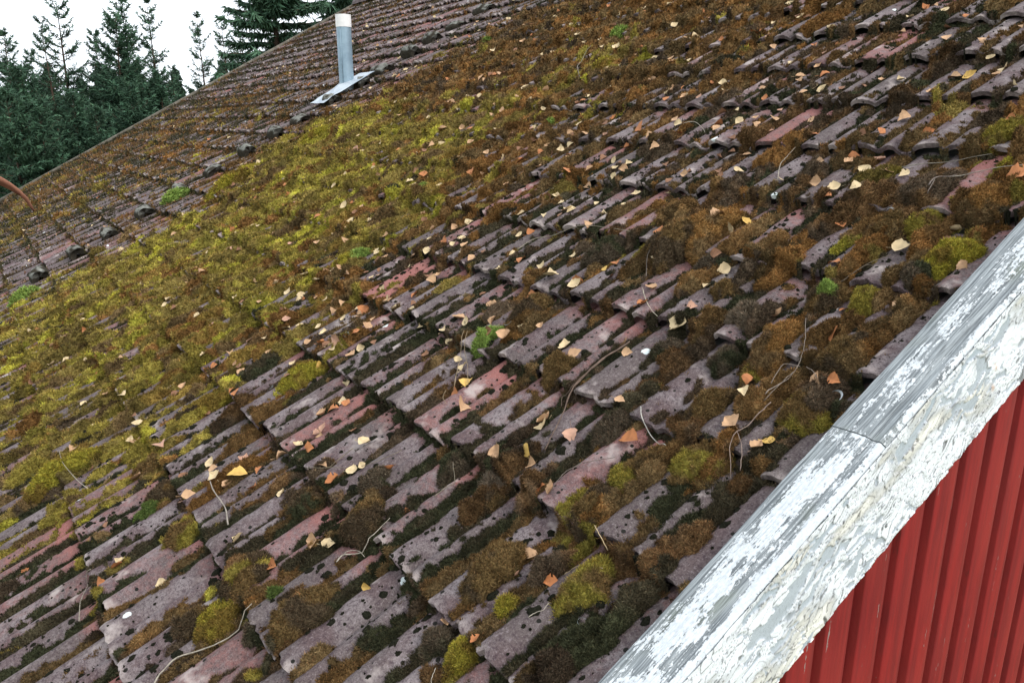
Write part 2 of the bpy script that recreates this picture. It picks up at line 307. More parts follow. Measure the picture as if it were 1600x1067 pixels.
def moss(u, v):
    """height of the moss surface, colour"""
    wu = (fbm(u * 20, v * 14, 31, 4) - .5) * .052; wv = (fbm(u * 16, v * 16, 41, 4) - .5) * .11
    uu, vv = u + wu, v + wv
    i, x, j, s = tile_ij(u, v); c, w6 = cover(u, v)
    h1, c1 = layer(uu, vv, .135, .24, 100, (.045, .095), (.040, .078), -.42, .9)
    h2, c2 = layer(uu, vv, .060, .11, 200, (.022, .042), (.024, .048), -.22, .8)
    h3 = np.zeros_like(u)
    gf = fbm(u / .05, v / .30, 51, 3) + c * .8 - .585           # thin gutter filling
    gut = np.where(gf > 0, .003 + np.clip(gf, 0, .35) * .060, 0)
    stp = np.clip(1 - np.minimum(np.abs(s - .96), 1) / .11, 0, 1) * (fbm(u / .07, v / .5, 61, 3) + np.minimum(c, .6) * .6 - .54 > 0)
    h4 = stp * (.026 + .018 * fbm(u / .03, v / .03, 71, 2))
    wf = worley(u / .030 + v * 3, v / .040, 140)[0]; lump = (fbm(u / .018, v / .018, 81, 3) - .5) * .010 + (fbm(u / .05, v / .06, 85, 2) - .5) * .016 + (.5 - wf) * .018
    h5, c5 = layer(uu, vv, .062, .165, 600, (.024, .042), (.040, .080), -1.00, .85, 1.95, 1.5, True)
    h6, c6 = layer(uu, vv, .105, .19, 700, (.036, .066), (.050, .092), -1.34, .3, 2.0, .7)
    m6 = h6 > h5; sheet = np.where(m6, h6, h5); c5 = np.where(m6, c6, c5)
    stack = np.stack([h1, h2, h3, gut, h4, sheet]); k = stack.argmax(0); Fh = stack.max(0)
    gp = sstep(0, .10, np.abs(fbm((u + wu * .5) / .050, v / .27, 161, 2) - .5)) * sstep(.0, .07, np.abs(fbm(u / .11 + 3, v / .16, 165, 2) - .47) + .02); Fh = Fh * np.where(Fh > .022, .38 + .62 * gp, 1)
    i2, x2, j2, s2 = i, x, j, s; base = -TD * s - PD + tjit(i, j)[0]
    # big cushions bulge above the rolls; dots sit on the rolls
    z = base + Fh + np.where(Fh > .012, lump, lump * .3) + 0
    z = np.where((k == 2), tile_h(u, v) + (h3 - .034), z)
    z = np.where(Fh <= 0, -1, z)
    r = np.choose(k, [c1, c2, c2, np.clip((fbm(u * 3, v * 2, 91, 2) - .5) * 2 + .5, 0, .999), fbm(u * 4, v * 4, 95, 2), np.clip(c5 * .75 + .25 * ((fbm(u * 5, v * 3, 137, 3) - .5) * 2.4 + .5), 0, .999)])
    cum = np.cumsum(w6, -1); tgt = r[..., None]
    ix = (tgt > cum).sum(-1).clip(0, 5)
    ix = np.where((k == 3) & (fbm(u * 2.3, v * 2.3, 97, 2) > .40 + .2 * c), 5, ix); ix = np.where(k == 2, 5, ix)
    ix = np.where((k == 4) & (c < .75), np.where(r > .55, 0, 5), ix)
    col = PAL[ix]; clump = (.58 + .84 * ((r * 7.13) % 1))[..., None]
    # within a cushion the tips go from brown to green in patches
    q = fbm(u * 11, v * 6, 111, 3)[..., None]; col2 = PAL[np.where(ix == 5, 0, np.where(ix >= 3, 1, np.where(w6[..., 3] + w6[..., 4] > .3, 3, 2)))]
    mfac = sstep(.42, .60, q); col = col * (1 - mfac * .5) + col2 * mfac * .5
    brt = .45 + 1.1 * fbm(u * 34, v * 26, 121, 3)[..., None]; col = col * brt * np.where((k != 3)[..., None], clump, .85)
    col = np.where((k == 2)[..., None], S(26, 26, 20), col)
    return z, col, k
def surf_z(u, v):
    u = np.array([float(u)]); v = np.array([float(v)])
    return float(max(tile_h(u, v)[0], moss(u, v)[0][0], -TD * tile_ij(u, v)[3][0] + cush_h(u, v)[0]))
def dist(u, v): return np.sqrt(u * u + v * v + H * H)
def inview(u, v, pad=120):
    p = P3(u, v, 0) - CAM; z = p @ FW; x = 800 + F * (p @ RT) / np.maximum(z, .05); y = 533.5 - F * (p @ UP) / np.maximum(z, .05)
    return (z > .1) & (x > -pad) & (x < 1600 + pad) & (y > -pad) & (y < 1067 + pad)

# ------------------------------------------------------------------ the setting
g = mesh_np('ground', [(-900, -900, 0), (900, -900, 0), (900, 900, 0), (-900, 900, 0)], [[(0, 1, 2, 3)]], M_grass); tag(g, kind='structure')

# ------------------------------------------------------------------ the house
house = empty('house', (-8, 0, 0)); tag(house, 'old red wooden house under a mossy double-roll tiled roof with peeling white verge boards', 'house')
def build_tiles():
    V, Fq, Cc = [], [], []; n = 0
    xs = np.array([0, .04, .09, .15, .22, .30, .36, .41, .46, .51, .56, .61, .66, .71, .76, .81, .86, .92, .97, 1.0]); nx = len(xs)
    j0 = int(math.floor((V_EAVE - V0) / EX)); j1 = int(math.ceil((V_RIDGE - V0) / EX))
    i0 = int(math.floor((U_FAR - U0) / TW)); i1 = int(math.ceil((U_NEAR - U0) / TW)) - 1
    redp = [(on_roof(a, b_), r, q) for a, b_, r, q in RED]
    ss = np.array([0, .015, .12, .3, .5, .7, .88, 1.10])
    for j in range(j0, j1 + 1):
        for i in range(i0, i1 + 1):
            ua = U0 + i * TW; va = V0 + j * EX
            x0 = max(0, (U_FAR + .04 - ua) / TW); x1 = min(1, (-.835 - ua) / TW)
            if x1 - x0 < .1: continue
            X = x0 + xs * (x1 - x0)
            sm = ss.copy(); sm = sm[(va + sm * EX) < V_RIDGE + .02]
            if len(sm) < 3: continue
            A = _h(np.array([i]), np.array([j]), 5)[0]; B = _h(np.array([i]), np.array([j]), 6)[0]; Cr = _h(np.array([i]), np.array([j]), 8)[0]
            rot = (_h(np.array([i]), np.array([j]), 9)[0] - .5) * .02; dv = (_h(np.array([i]), np.array([j]), 10)[0] - .5) * .026
            a, bq = (A - .5) * .012, (B - .5) * .012
            Xg, Sg = np.meshgrid(X, sm, indexing='ij')
            uu = ua + Xg * TW; edge = (fbm(uu * 60, np.full_like(uu, va * 3.3), 15, 3) - .5) * .016
            chip = np.where(fbm(uu * 22, np.full_like(uu, va * 7.1), 16, 2) > .72, .012, 0)
            vv = va + Sg * EX + dv + (edge + chip) * np.clip(1 - Sg / .12, 0, 1) + rot * (Xg - .5) * TW * 2
            hh = -TD * Sg + PD * prof(Xg) + a + bq * (Xg - .5) + (fbm(uu * 14, vv * 8, 19, 2) - .5) * .005
            hh = hh - np.where(Sg < .01, .003, 0)
            cu, cv = ua + .5 * TW, va + .6 * EX; red = 0
            for (ru, rv, rd), rp, q in redp:
                rr = rp * rd / F * 1.15; red = max(red, q * math.exp(-(((cu - ru) / (rr * 1.5)) ** 2 + ((cv - rv) / (rr * 1.2)) ** 2)))
            red = max(red, .46 * (Cr > .74))
            rsv = red * 1.0 + sstep(.62, 1.0, Sg) * (.12 + .55 * B) + (A - .5) * .2 - .12
            C_ = np.stack([np.full_like(Sg, Cr), Sg, rsv], -1)
            top = P3(uu, vv, hh); V.append(top.reshape(-1, 3)); Cc.append(C_.reshape(-1, 3)); ns = len(sm)
            f = grid_faces(nx, ns, n); Fq.append(f[:, ::-1]); n += nx * ns
            # front lip and underside
            th = .017; lip = P3(np.stack([uu[:, 0]] * 3, 1), np.stack([vv[:, 0], vv[:, 0] + .001, vv[:, 0] + .12], 1), np.stack([hh[:, 0], hh[:, 0] - th, hh[:, 0] - th - .008], 1))
            V.append(lip.reshape(-1, 3)); cl = np.stack([np.full((nx, 3), Cr), np.zeros((nx, 3)), np.full((nx, 3), red * .5)], -1); Cc.append(cl.reshape(-1, 3))
            Fq.append(grid_faces(nx, 3, n)); n += nx * 3
    return mesh_np('tiled_roof', np.concatenate(V), [np.concatenate(Fq)], M_tile, house, np.concatenate(Cc), smooth=False)
roof = build_tiles(); roof.data.polygons.foreach_set('use_smooth', np.ones(len(roof.data.polygons), bool))
try: roof.data.set_sharp_from_angle(angle=math.radians(38))
except Exception: pass
def box_pts(c0, ax, ay, az_):
    c0 = np.array(c0, float); return [c0 + i * np.array(ax) + j * np.array(ay) + k * np.array(az_) for i in (0, 1) for j in (0, 1) for k in (0, 1)]
BOXF = [(0, 1, 3, 2), (4, 6, 7, 5), (0, 4, 5, 1), (2, 3, 7, 6), (0, 2, 6, 4), (1, 5, 7, 3)]
class MB:
    def __init__(s): s.V = []; s.F4 = []; s.C = []
    def box(s, c0, ax, ay, az_, col=(.5, .5, .5)):
        n = len(s.V); s.V += box_pts(c0, ax, ay, az_); s.F4 += [tuple(n + k for k in f) for f in BOXF]; s.C += [col] * 8
    def tube(s, pts, rad, seg=7, col=(.5, .5, .5), cap=True):
        pts = [np.array(p, float) for p in pts]; m = len(pts); base = len(s.V)
        for k, p in enumerate(pts):
            d = pts[min(k + 1, m - 1)] - pts[max(k - 1, 0)]; d /= (np.linalg.norm(d) + 1e-9)
            a = np.cross(d, [0.13, .21, .97]); a /= np.linalg.norm(a); b_ = np.cross(d, a); r = rad[k] if hasattr(rad, '__len__') else rad
            for q in range(seg):
                an = 2 * math.pi * q / seg; s.V.append(p + r * (math.cos(an) * a + math.sin(an) * b_)); s.C.append(col[k] if isinstance(col, list) else col)
        for k in range(m - 1):
            for q in range(seg):
                q2 = (q + 1) % seg; s.F4.append((base + k * seg + q, base + k * seg + q2, base + (k + 1) * seg + q2, base + (k + 1) * seg + q))
        if cap:
            for k, rv in ((0, 1), (m - 1, 0)):
                c = len(s.V); s.V.append(pts[k]); s.C.append(s.C[base + k * seg])
                for q in range(seg):
                    q2 = (q + 1) % seg; a_, b_ = base + k * seg + q, base + k * seg + q2
                    s.F4.append((c, b_, a_, a_) if rv else (c, a_, b_, b_))
    def build(s, name, m, parent=None, smooth=False, loc=None):
        t3 = [(f[0], f[1], f[2]) for f in s.F4 if f[2] == f[3]]; t4 = [f for f in s.F4 if f[2] != f[3]]
        return mesh_np(name, np.array(s.V), [t4, t3], m, parent, np.array(s.C), smooth, loc)
Y_E = V_EAVE * cs; Z_E = Z0 + V_EAVE * sn; Y_R = V_RIDGE * cs; Z_R = Z0 + V_RIDGE * sn; Y_B = 2 * Y_R - Y_E
# boarding under the tiles, the far slope, ridge caps
mb = MB(); a = P3(U_FAR + .03, V_EAVE, -.16); mb.box(a, UX * (-.80 - U_FAR - .06), VX * (V_RIDGE - V_EAVE), NX * .06); mb.build('roof_boarding', M_grey, house)
nb = np.array([0, sn, cs]); vb = np.array([0, -cs, sn])
us = np.arange(U_FAR, -.80, TW / 8); vs = np.arange(0, V_RIDGE - V_EAVE + .01, EX / 3); ug, vg = np.meshgrid(us, vs, indexing='ij')
hb = PD * prof(((ug - U0) / TW) % 1) - TD * ((vg / EX) % 1)
pb = np.array([0, Y_B, Z_E]) + ug[..., None] * UX + vg[..., None] * vb + hb[..., None] * nb
mesh_np('back_roof', pb.reshape(-1, 3), [grid_faces(len(us), len(vs))], M_tile, house, np.zeros((ug.size, 3)) + .4)
mb = MB(); k = U_FAR
while k < -.95:
    pts = []
    L = .40; base = len(mb.V); segs = 9
    for e, (uu, r) in enumerate(((k, .135), (k + L - .03, .12))):
        for q in range(segs):
            an = math.pi * q / (segs - 1); mb.V.append(np.array([uu, Y_R - r * math.cos(an), Z_R - .05 + r * .95 * math.sin(an) + random.uniform(-.003, .003)])); mb.C.append((.4, .3, .1 + .2 * random.random()))
    for q in range(segs - 1): mb.F4.append((base + q, base + segs + q, base + segs + q + 1, base + q + 1))
    c = len(mb.V); mb.V.append(np.array([k, Y_R, Z_R - .05])); mb.C.append((.4, .3, .1))
    for q in range(segs - 1): mb.F4.append((c, base + q, base + q + 1, base + q + 1))
    k += L - .05
mb.build('ridge_cap', M_tile, house)
# far verge boards
mb = MB(); mb.box(P3(U_FAR - .05, V_EAVE, -.035), UX * .085, VX * (V_RIDGE - V_EAVE + .05), NX * .055); mb.box(P3(U_FAR - .085, V_EAVE, -.26), UX * .022, VX * (V_RIDGE - V_EAVE + .05), NX * .27)
mb.build('far_verge_board', M_dark, house)

# near verge: capping boards and bargeboard, with real peeling paint
def vlin(a, b_, fine, coarse=.06):
    lo = np.arange(a, .05, coarse) if a < .05 else np.array([]); mid = np.arange(max(a, .05), min(b_, 2.15), fine); hi = np.arange(2.15, b_, coarse) if b_ > 2.15 else np.array([])
    return np.concatenate([lo, mid, hi, [b_]])
U_OUT = -.787
def cap_board(va, vb_, seed, white, h0=.030, name='verge_capping'):
    vs = vlin(va, vb_, .0028); us = np.linspace(-.912, U_OUT, 52); ug, vg = np.meshgrid(us, vs, indexing='ij')
    x = (ug + .912) / .125
    grain = fbm(vg * 7 + seed, ug * 260, 7, 4); knots = sum(np.exp(-(((vg - kv) / .022) ** 2 + ((ug - ku) / .012) ** 2)) for kv, ku in ((1.34, -.875), (.50, -.82), (.32, -.86), (1.02, -.89), (1.9, -.85)))
    band = np.exp(-((x - .80) / .10) ** 2) * .16 * (1 - white * .6) + np.exp(-((x - .03) / .20) ** 2) * .22 - np.exp(-((x - .97) / .06) ** 2) * .14 - np.exp(-((x - .5) / .2) ** 2) * .05
    pm = grain * 0; col = np.stack([vg + seed, ug, (white - .5) * .34 - band - knots * .45], -1)
    cup = -.004 * np.exp(-((x - .80) / .09) ** 2) + .004 * np.sin(x * math.pi)
    h = h0 + cup + pm * .0009 + (grain - .5) * .0028 - knots * .001
    edge = np.clip(np.minimum(x * 3, 1 - x) / .10, 0, 1); h -= (1 - edge) ** 2 * .009
    wig = (fbm(vg * 3, vg * 0, 33, 3) - .5) * .008 + (fbm(vg * 25, vg * 0, 35, 2) - .5) * .003
    ug2 = ug + wig * (x < .02); nu, nv = ug.shape
    top = P3(ug2, vg, h).reshape(-1, 3); V = [top]; FQ = [grid_faces(nu, nv)]; C = [col.reshape(-1, 3)]; n = nu * nv
    lo = np.stack([P3(ug2[0], vg[0], h[0]), P3(ug2[0], vg[0], h[0] - .024)], 0).reshape(-1, 3); V.append(lo); FQ.append(grid_faces(2, nv, n)[:, ::-1]); C.append(np.stack([np.tile(vg[0], 2), np.repeat([-.912, -.93], nv), np.full(2 * nv, -.3)], 1)); n += 2 * nv
    lo = np.stack([P3(ug2[-1], vg[-1], h[-1]), P3(ug2[-1], vg[-1], h[-1] - .024)], 0).reshape(-1, 3); V.append(lo); FQ.append(grid_faces(2, nv, n)); C.append(np.stack([np.tile(vg[0], 2), np.repeat([-.787, -.765], nv), np.full(2 * nv, .05)], 1)); n += 2 * nv
    for e in (0, -1):
        lo = np.stack([P3(ug2[:, e], vg[:, e], h[:, e]), P3(ug2[:, e], vg[:, e], h[:, e] - .024)], 0).reshape(-1, 3); V.append(lo); f = grid_faces(2, nu, n); FQ.append(f if e == 0 else f[:, ::-1]); C.append(np.tile([0., 0, -1], (2 * nu, 1))); n += 2 * nu
    return mesh_np(name, np.concatenate(V), [np.concatenate(FQ)], M_cap, house, np.concatenate(C), smooth=False)
cj = on_roof(1356, 685, .03)[1]
o = cap_board(V_EAVE, cj - .0012, 3, .56); o['label'] = 'lower capping board with more white paint left'
o = cap_board(cj + .0012, V_RIDGE, 8, .20, .0315); o['label'] = 'upper capping board weathered to bare grey wood'
def fascia():
    vs = vlin(V_EAVE, V_RIDGE, .0024); hs = np.linspace(-.232, .021, 106); hg, vg = np.meshgrid(hs, vs, indexing='ij'); x = (.021 - hg) / .253
    ws = fbm(vg * 12, hg * 12, 3, 3) - .5
    f1, f2, idv, gx = worley(vg * 19 + ws * 6 + hg * 14, hg * 62 + ws * 5 - vg * 5, 60); e = f2 - f1
    g1, g2, idg, ggx = worley(vg * 70 + ws * 7, hg * 210 + ws * 6, 80); e2 = g2 - g1
    reg = fbm(vg * 3.3 + 5, hg * 9, 17, 3); lossy = fbm(vg * 7 + 2, hg * 16, 19, 4)
    gone = ((idv * .55 + lossy * .9) < .56 - .10 * (x > .6) + .06 * (x < .35)) & (x > .05); gone |= (idg < .08) & (lossy < .5)
    kn = sum(np.exp(-(((vg - kv) / .020) ** 2 + ((hg - kh) / .011) ** 2)) for kv, kh in ((.93, -.135), (.62, -.11), (1.55, -.12), (.80, -.15), (1.25, -.08)))
    pm = (~gone).astype(float) * (1 - .8 * (kn > .55)); crack = (sstep(.10, .03, e) * (reg > .36) + .5 * sstep(.06, .02, e2) * (reg > .56)) * pm
    paint = np.stack([fbm(vg * 6, hg * 18, 29, 3)] * 3, -1); paint = S(228, 232, 238) * (1 - sstep(.45, .7, paint)) + S(230, 228, 222) * sstep(.5, .75, paint)
    under = S(172, 180, 188) * (.84 + .3 * fbm(vg * 10, hg * 200, 37, 4)[..., None])
    strip = sstep(.20, .08, x)[..., None] * (reg[..., None] > .38); under = under * (1 - strip * .4) + S(150, 164, 174) * strip * .4
    speck = (fbm(vg * 300, hg * 300, 43, 2) > .70)[..., None] * (.35)
    col = under * (1 - pm[..., None]) + paint * pm[..., None]; col = col * (1 - crack[..., None] * .72) * (1 - speck * .5)
    col = col * (1 - kn[..., None].clip(0, 1) * .3)
    rust = sum(np.exp(-(((vg - kv) / .006) ** 2 + ((hg - kh) / .01) ** 2)) for kv, kh in ((1.43, -.10), (1.41, -.15), (1.9, -.12)))[..., None].clip(0, 1) * .6
    col = col * (1 - rust) + S(190, 140, 96) * rust
    d = pm * (.0018 + .0022 * np.clip(gx, -1, 1) + .0014 * (idv - .5) + .0012 * (.2 - e).clip(0, .2) * 5) - crack * .0012 - kn * .001 + (fbm(vg * 50, hg * 80, 47, 3) - .5) * .0008
    uu = U_OUT + .0008 + d; hb_ = hg + (fbm(vg * 5, vg * 0, 53, 3) - .5) * .014 * (x > .99) + (fbm(vg * 40, vg * 0, 55, 2) - .5) * .004 * (x > .99)
    p = P3(uu, vg, hb_); nu, nv = hg.shape; V = [p.reshape(-1, 3)]; FQ = [grid_faces(nu, nv)]; C = [col.reshape(-1, 3)]; n = nu * nv
    bk = P3(uu[[0, 0]], vg[[0, 0]], hb_[[0, 0]]); bk[1, :, 0] -= .026; V.append(bk.reshape(-1, 3)); FQ.append(grid_faces(2, nv, n)[:, ::-1]); C.append(np.tile(S(190, 196, 200), (2 * nv, 1))); n += 2 * nv
    bk = P3(np.stack([uu[0], uu[-1]]) * 0 + U_OUT - .024, vg[[0, -1]], hb_[[0, -1]]); V.append(bk.reshape(-1, 3)); FQ.append(grid_faces(2, nv, n)[:, ::-1]); C.append(np.tile(S(150, 150, 148), (2 * nv, 1)))
    return mesh_np('bargeboard', np.concatenate(V), [np.concatenate(FQ)], M_paint, house, np.concatenate(C))
fascia()['label'] = 'white bargeboard with curled flaking paint'
# gable wall of red vertical boards, and the other walls
UW = -.822
def ztop(y):
    return (Z0 + y * sn / cs if y <= Y_R else Z0 + (2 * Y_R - y) * sn / cs) - .13
mb = MB(); y = Y_E + .18; pit = .1335; ph = 1.478 - 5.0; ys = np.arange(1.478 - .015 - pit * 60, Y_B, pit); ys = ys[(ys > Y_E + .15) & (ys < Y_B - .3)]
for q, y in enumerate(ys):
    d = random.uniform(-.002, .002); w = pit - .023 + random.uniform(-.003, .003)
    pr = [(0, -.052), (.002, -.003), (.006, 0), (w * .66, .0012), (w * .70, .0008), (w - .003, -.008), (w, -.052)]    # board section with a rounded face
    base = len(mb.V)
    for a_, u_ in pr:
        for zt in (0, 1): mb.V.append(np.array([UW + u_ + d, y + a_, ztop(y + a_) if zt else .35])); mb.C.append((0, 0, 0))
    for s_ in range(len(pr) - 1): mb.F4.append((base + 2 * s_, base + 2 * s_ + 2, base + 2 * s_ + 3, base + 2 * s_ + 1))
mb.build('gable_wall', M_red, house)

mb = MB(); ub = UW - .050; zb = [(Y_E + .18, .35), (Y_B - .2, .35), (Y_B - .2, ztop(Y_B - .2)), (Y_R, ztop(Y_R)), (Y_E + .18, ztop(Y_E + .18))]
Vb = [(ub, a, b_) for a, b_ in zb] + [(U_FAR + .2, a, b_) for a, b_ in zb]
fb = mesh_np('inner_wall', Vb, [[(0, 1, 6, 5), (4, 9, 8, 3), (3, 8, 7, 2)], [(0, 4, 3), (0, 3, 1), (1, 3, 2), (5, 8, 9), (5, 6, 8), (6, 7, 8)], [(0, 5, 9, 4), (1, 2, 7, 6)]], M_shade_wall, house)
mb = MB(); mb.box((U_FAR + .15, Y_E + .12, 0), (ub - U_FAR - .1, 0, 0), (0, Y_B - Y_E - .26, 0), (0, 0, .35)); mb.build('foundation', M_grey, house)

# vent pipe
bu, bv, bd = on_roof(541, 140); pb_ = P3(bu, bv, -.02); pr_ = 11.2 * bd / F
vp = empty('vent_pipe', pb_); vp.parent = house; vp.location = pb_ - np.array(house.location)
def cyl(name, z0, z1, r, m, par, seg=28, top=True, inner=False):
    n = len(par.children); V = []; ring = [(z0, r), (z1, r)] + ([(z1, r * .86), (z1 - .12, r * .84)] if inner else [])
    for z, rr in ring:
        for q in range(seg): a_ = 2 * math.pi * q / seg; V.append((rr * math.cos(a_), rr * math.sin(a_), z))
    Fq = [(k * seg + q, k * seg + (q + 1) % seg, (k + 1) * seg + (q + 1) % seg, (k + 1) * seg + q) for k in range(len(ring) - 1) for q in range(seg)]
    V.append((0, 0, ring[-1][0])); l = (len(ring) - 1) * seg; T = [(l + q, l + (q + 1) % seg, len(V) - 1) for q in range(seg)]
    o = mesh_np(name, V, [Fq, T], m, None, None, True); o.parent = par
    try: o.data.set_sharp_from_angle(angle=math.radians(40))
    except Exception: pass
    return o
PH = 110 * bd / F
cyl('pipe', -.06, PH - .10, pr_, M_galv, vp); cyl('pipe_cap', PH - .115, PH + .005, pr_ + .004, M_white, vp, inner=True)
cyl('pipe_collar', -.02, .075, pr_ + .010, M_flash, vp)
mb = MB(); mb.box((pr_ * .62, -pr_ * .80, 0), (.004, .003, 0), (.004, -.004, 0), (0, 0, PH - .12)); o_ = mb.build('pipe_seam', M_galv); o_.parent = vp
ns_ = 9; gx_, gy_ = np.meshgrid(np.linspace(-.20, .20, ns_), np.linspace(-.36, .30, 13), indexing='ij')
rr_ = np.sqrt(gx_ ** 2 + gy_ ** 2); hz = .062 + .05 * np.exp(-(rr_ / .11) ** 2) + (fbm(gx_ * 8, gy_ * 8, 3, 2) - .5) * .016 + np.where(gy_ < -.3, -.01, 0)
# the flashing sheet lies diagonally across the tiles below the pipe
fp = (gx_[..., None] * (UX) + gy_[..., None] * VX + hz[..., None] * NX)
fl = mesh_np('flashing_sheet', fp.reshape(-1, 3), [grid_faces(ns_, 13)], M_flash, None, None, True); fl.parent = vp

# raised step tiles, one on each course
def step_tile(k, v_):
    u_ = -7.92 + random.uniform(-.03, .03); v_ += random.uniform(-.05, .05); L, Wd, Hh = random.uniform(.10, .16), random.uniform(.065, .095), random.uniform(.065, .105)
    nu_, nv_ = 14, 12; V = []; C = []
    for a in range(nu_):
        for b_ in range(nv_):
            th = math.pi * b_ / (nv_ - 1); x_ = -L + 2 * L * a / (nu_ - 1)
            r_ = 1 + .24 * (fbm(np.array([a * .5 + k * 7.]), np.array([b_ * .5]), 77, 3)[0] - .5) * 2
            ux = x_; vy = -Wd * math.cos(th) * r_; hz_ = -.03 + Hh * abs(math.sin(th)) ** .6 * r_ - .02 * (x_ / L) ** 2 * 1.2
            V.append(u_ * UX + O0 + (v_) * VX + ux * UX + vy * VX + hz_ * NX); n_ = fbm(np.array([a * .7 + k * 3.]), np.array([b_ * .7]), 79, 3)[0]
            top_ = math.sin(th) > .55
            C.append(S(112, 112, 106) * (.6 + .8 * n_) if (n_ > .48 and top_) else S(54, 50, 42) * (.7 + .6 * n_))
    Fq = [tuple(x) for x in grid_faces(nu_, nv_)]; n0 = len(V)
    T = []
    for e in (0, nu_ - 1):
        V.append(u_ * UX + O0 + v_ * VX + ((-L if e == 0 else L) * .93) * UX + .0 * NX); C.append(S(30, 28, 26))
        for b_ in range(nv_ - 1): T.append((len(V) - 1, e * nv_ + b_, e * nv_ + b_ + 1))
    o = mesh_np('step_tile', np.array(V), [Fq, T], M_stone, house, np.array(C), True)
    return o
for k in range(17):
    v_ = -.16 - .14 + k * EX * 1.0 + .0
    if v_ < 5.6: step_tile(k, v_)

# ------------------------------------------------------------------ moss blades helper
def blades(P, Nn, C, r, lenk=1.0, seed=0):
    """one thin tapering stem per sample, leaning at random"""
    rg = np.random.default_rng(seed); n = len(P); w = np.clip(r * .00115, .0013, .02)[:, None]; L = (np.maximum(.0105, w[:, 0] * 3.0) * rg.uniform(.5, 1.35, n) * lenk)[:, None]
    rd = rg.normal(size=(n, 3)); d = Nn + rd * .48 + np.array([0, 0, .30]); d /= np.linalg.norm(d, axis=1, keepdims=True)
    side = np.cross(d, rg.normal(size=(n, 3))); side /= np.linalg.norm(side, axis=1, keepdims=True)
    base = P - Nn * .002; a = base - side * w * .6; b_ = base + side * w * .6; c_ = base + d * L
    V = np.stack([a, b_, c_], 1).reshape(-1, 3); tipf = rg.uniform(.7, 2.3, n)[:, None]
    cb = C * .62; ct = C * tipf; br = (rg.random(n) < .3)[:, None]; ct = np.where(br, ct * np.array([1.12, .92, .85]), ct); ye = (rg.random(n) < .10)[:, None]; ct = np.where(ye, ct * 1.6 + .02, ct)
    Cc = np.stack([cb, cb, ct], 1).reshape(-1, 3); return V, np.arange(3 * n, dtype=np.int32).reshape(-1, 3), Cc

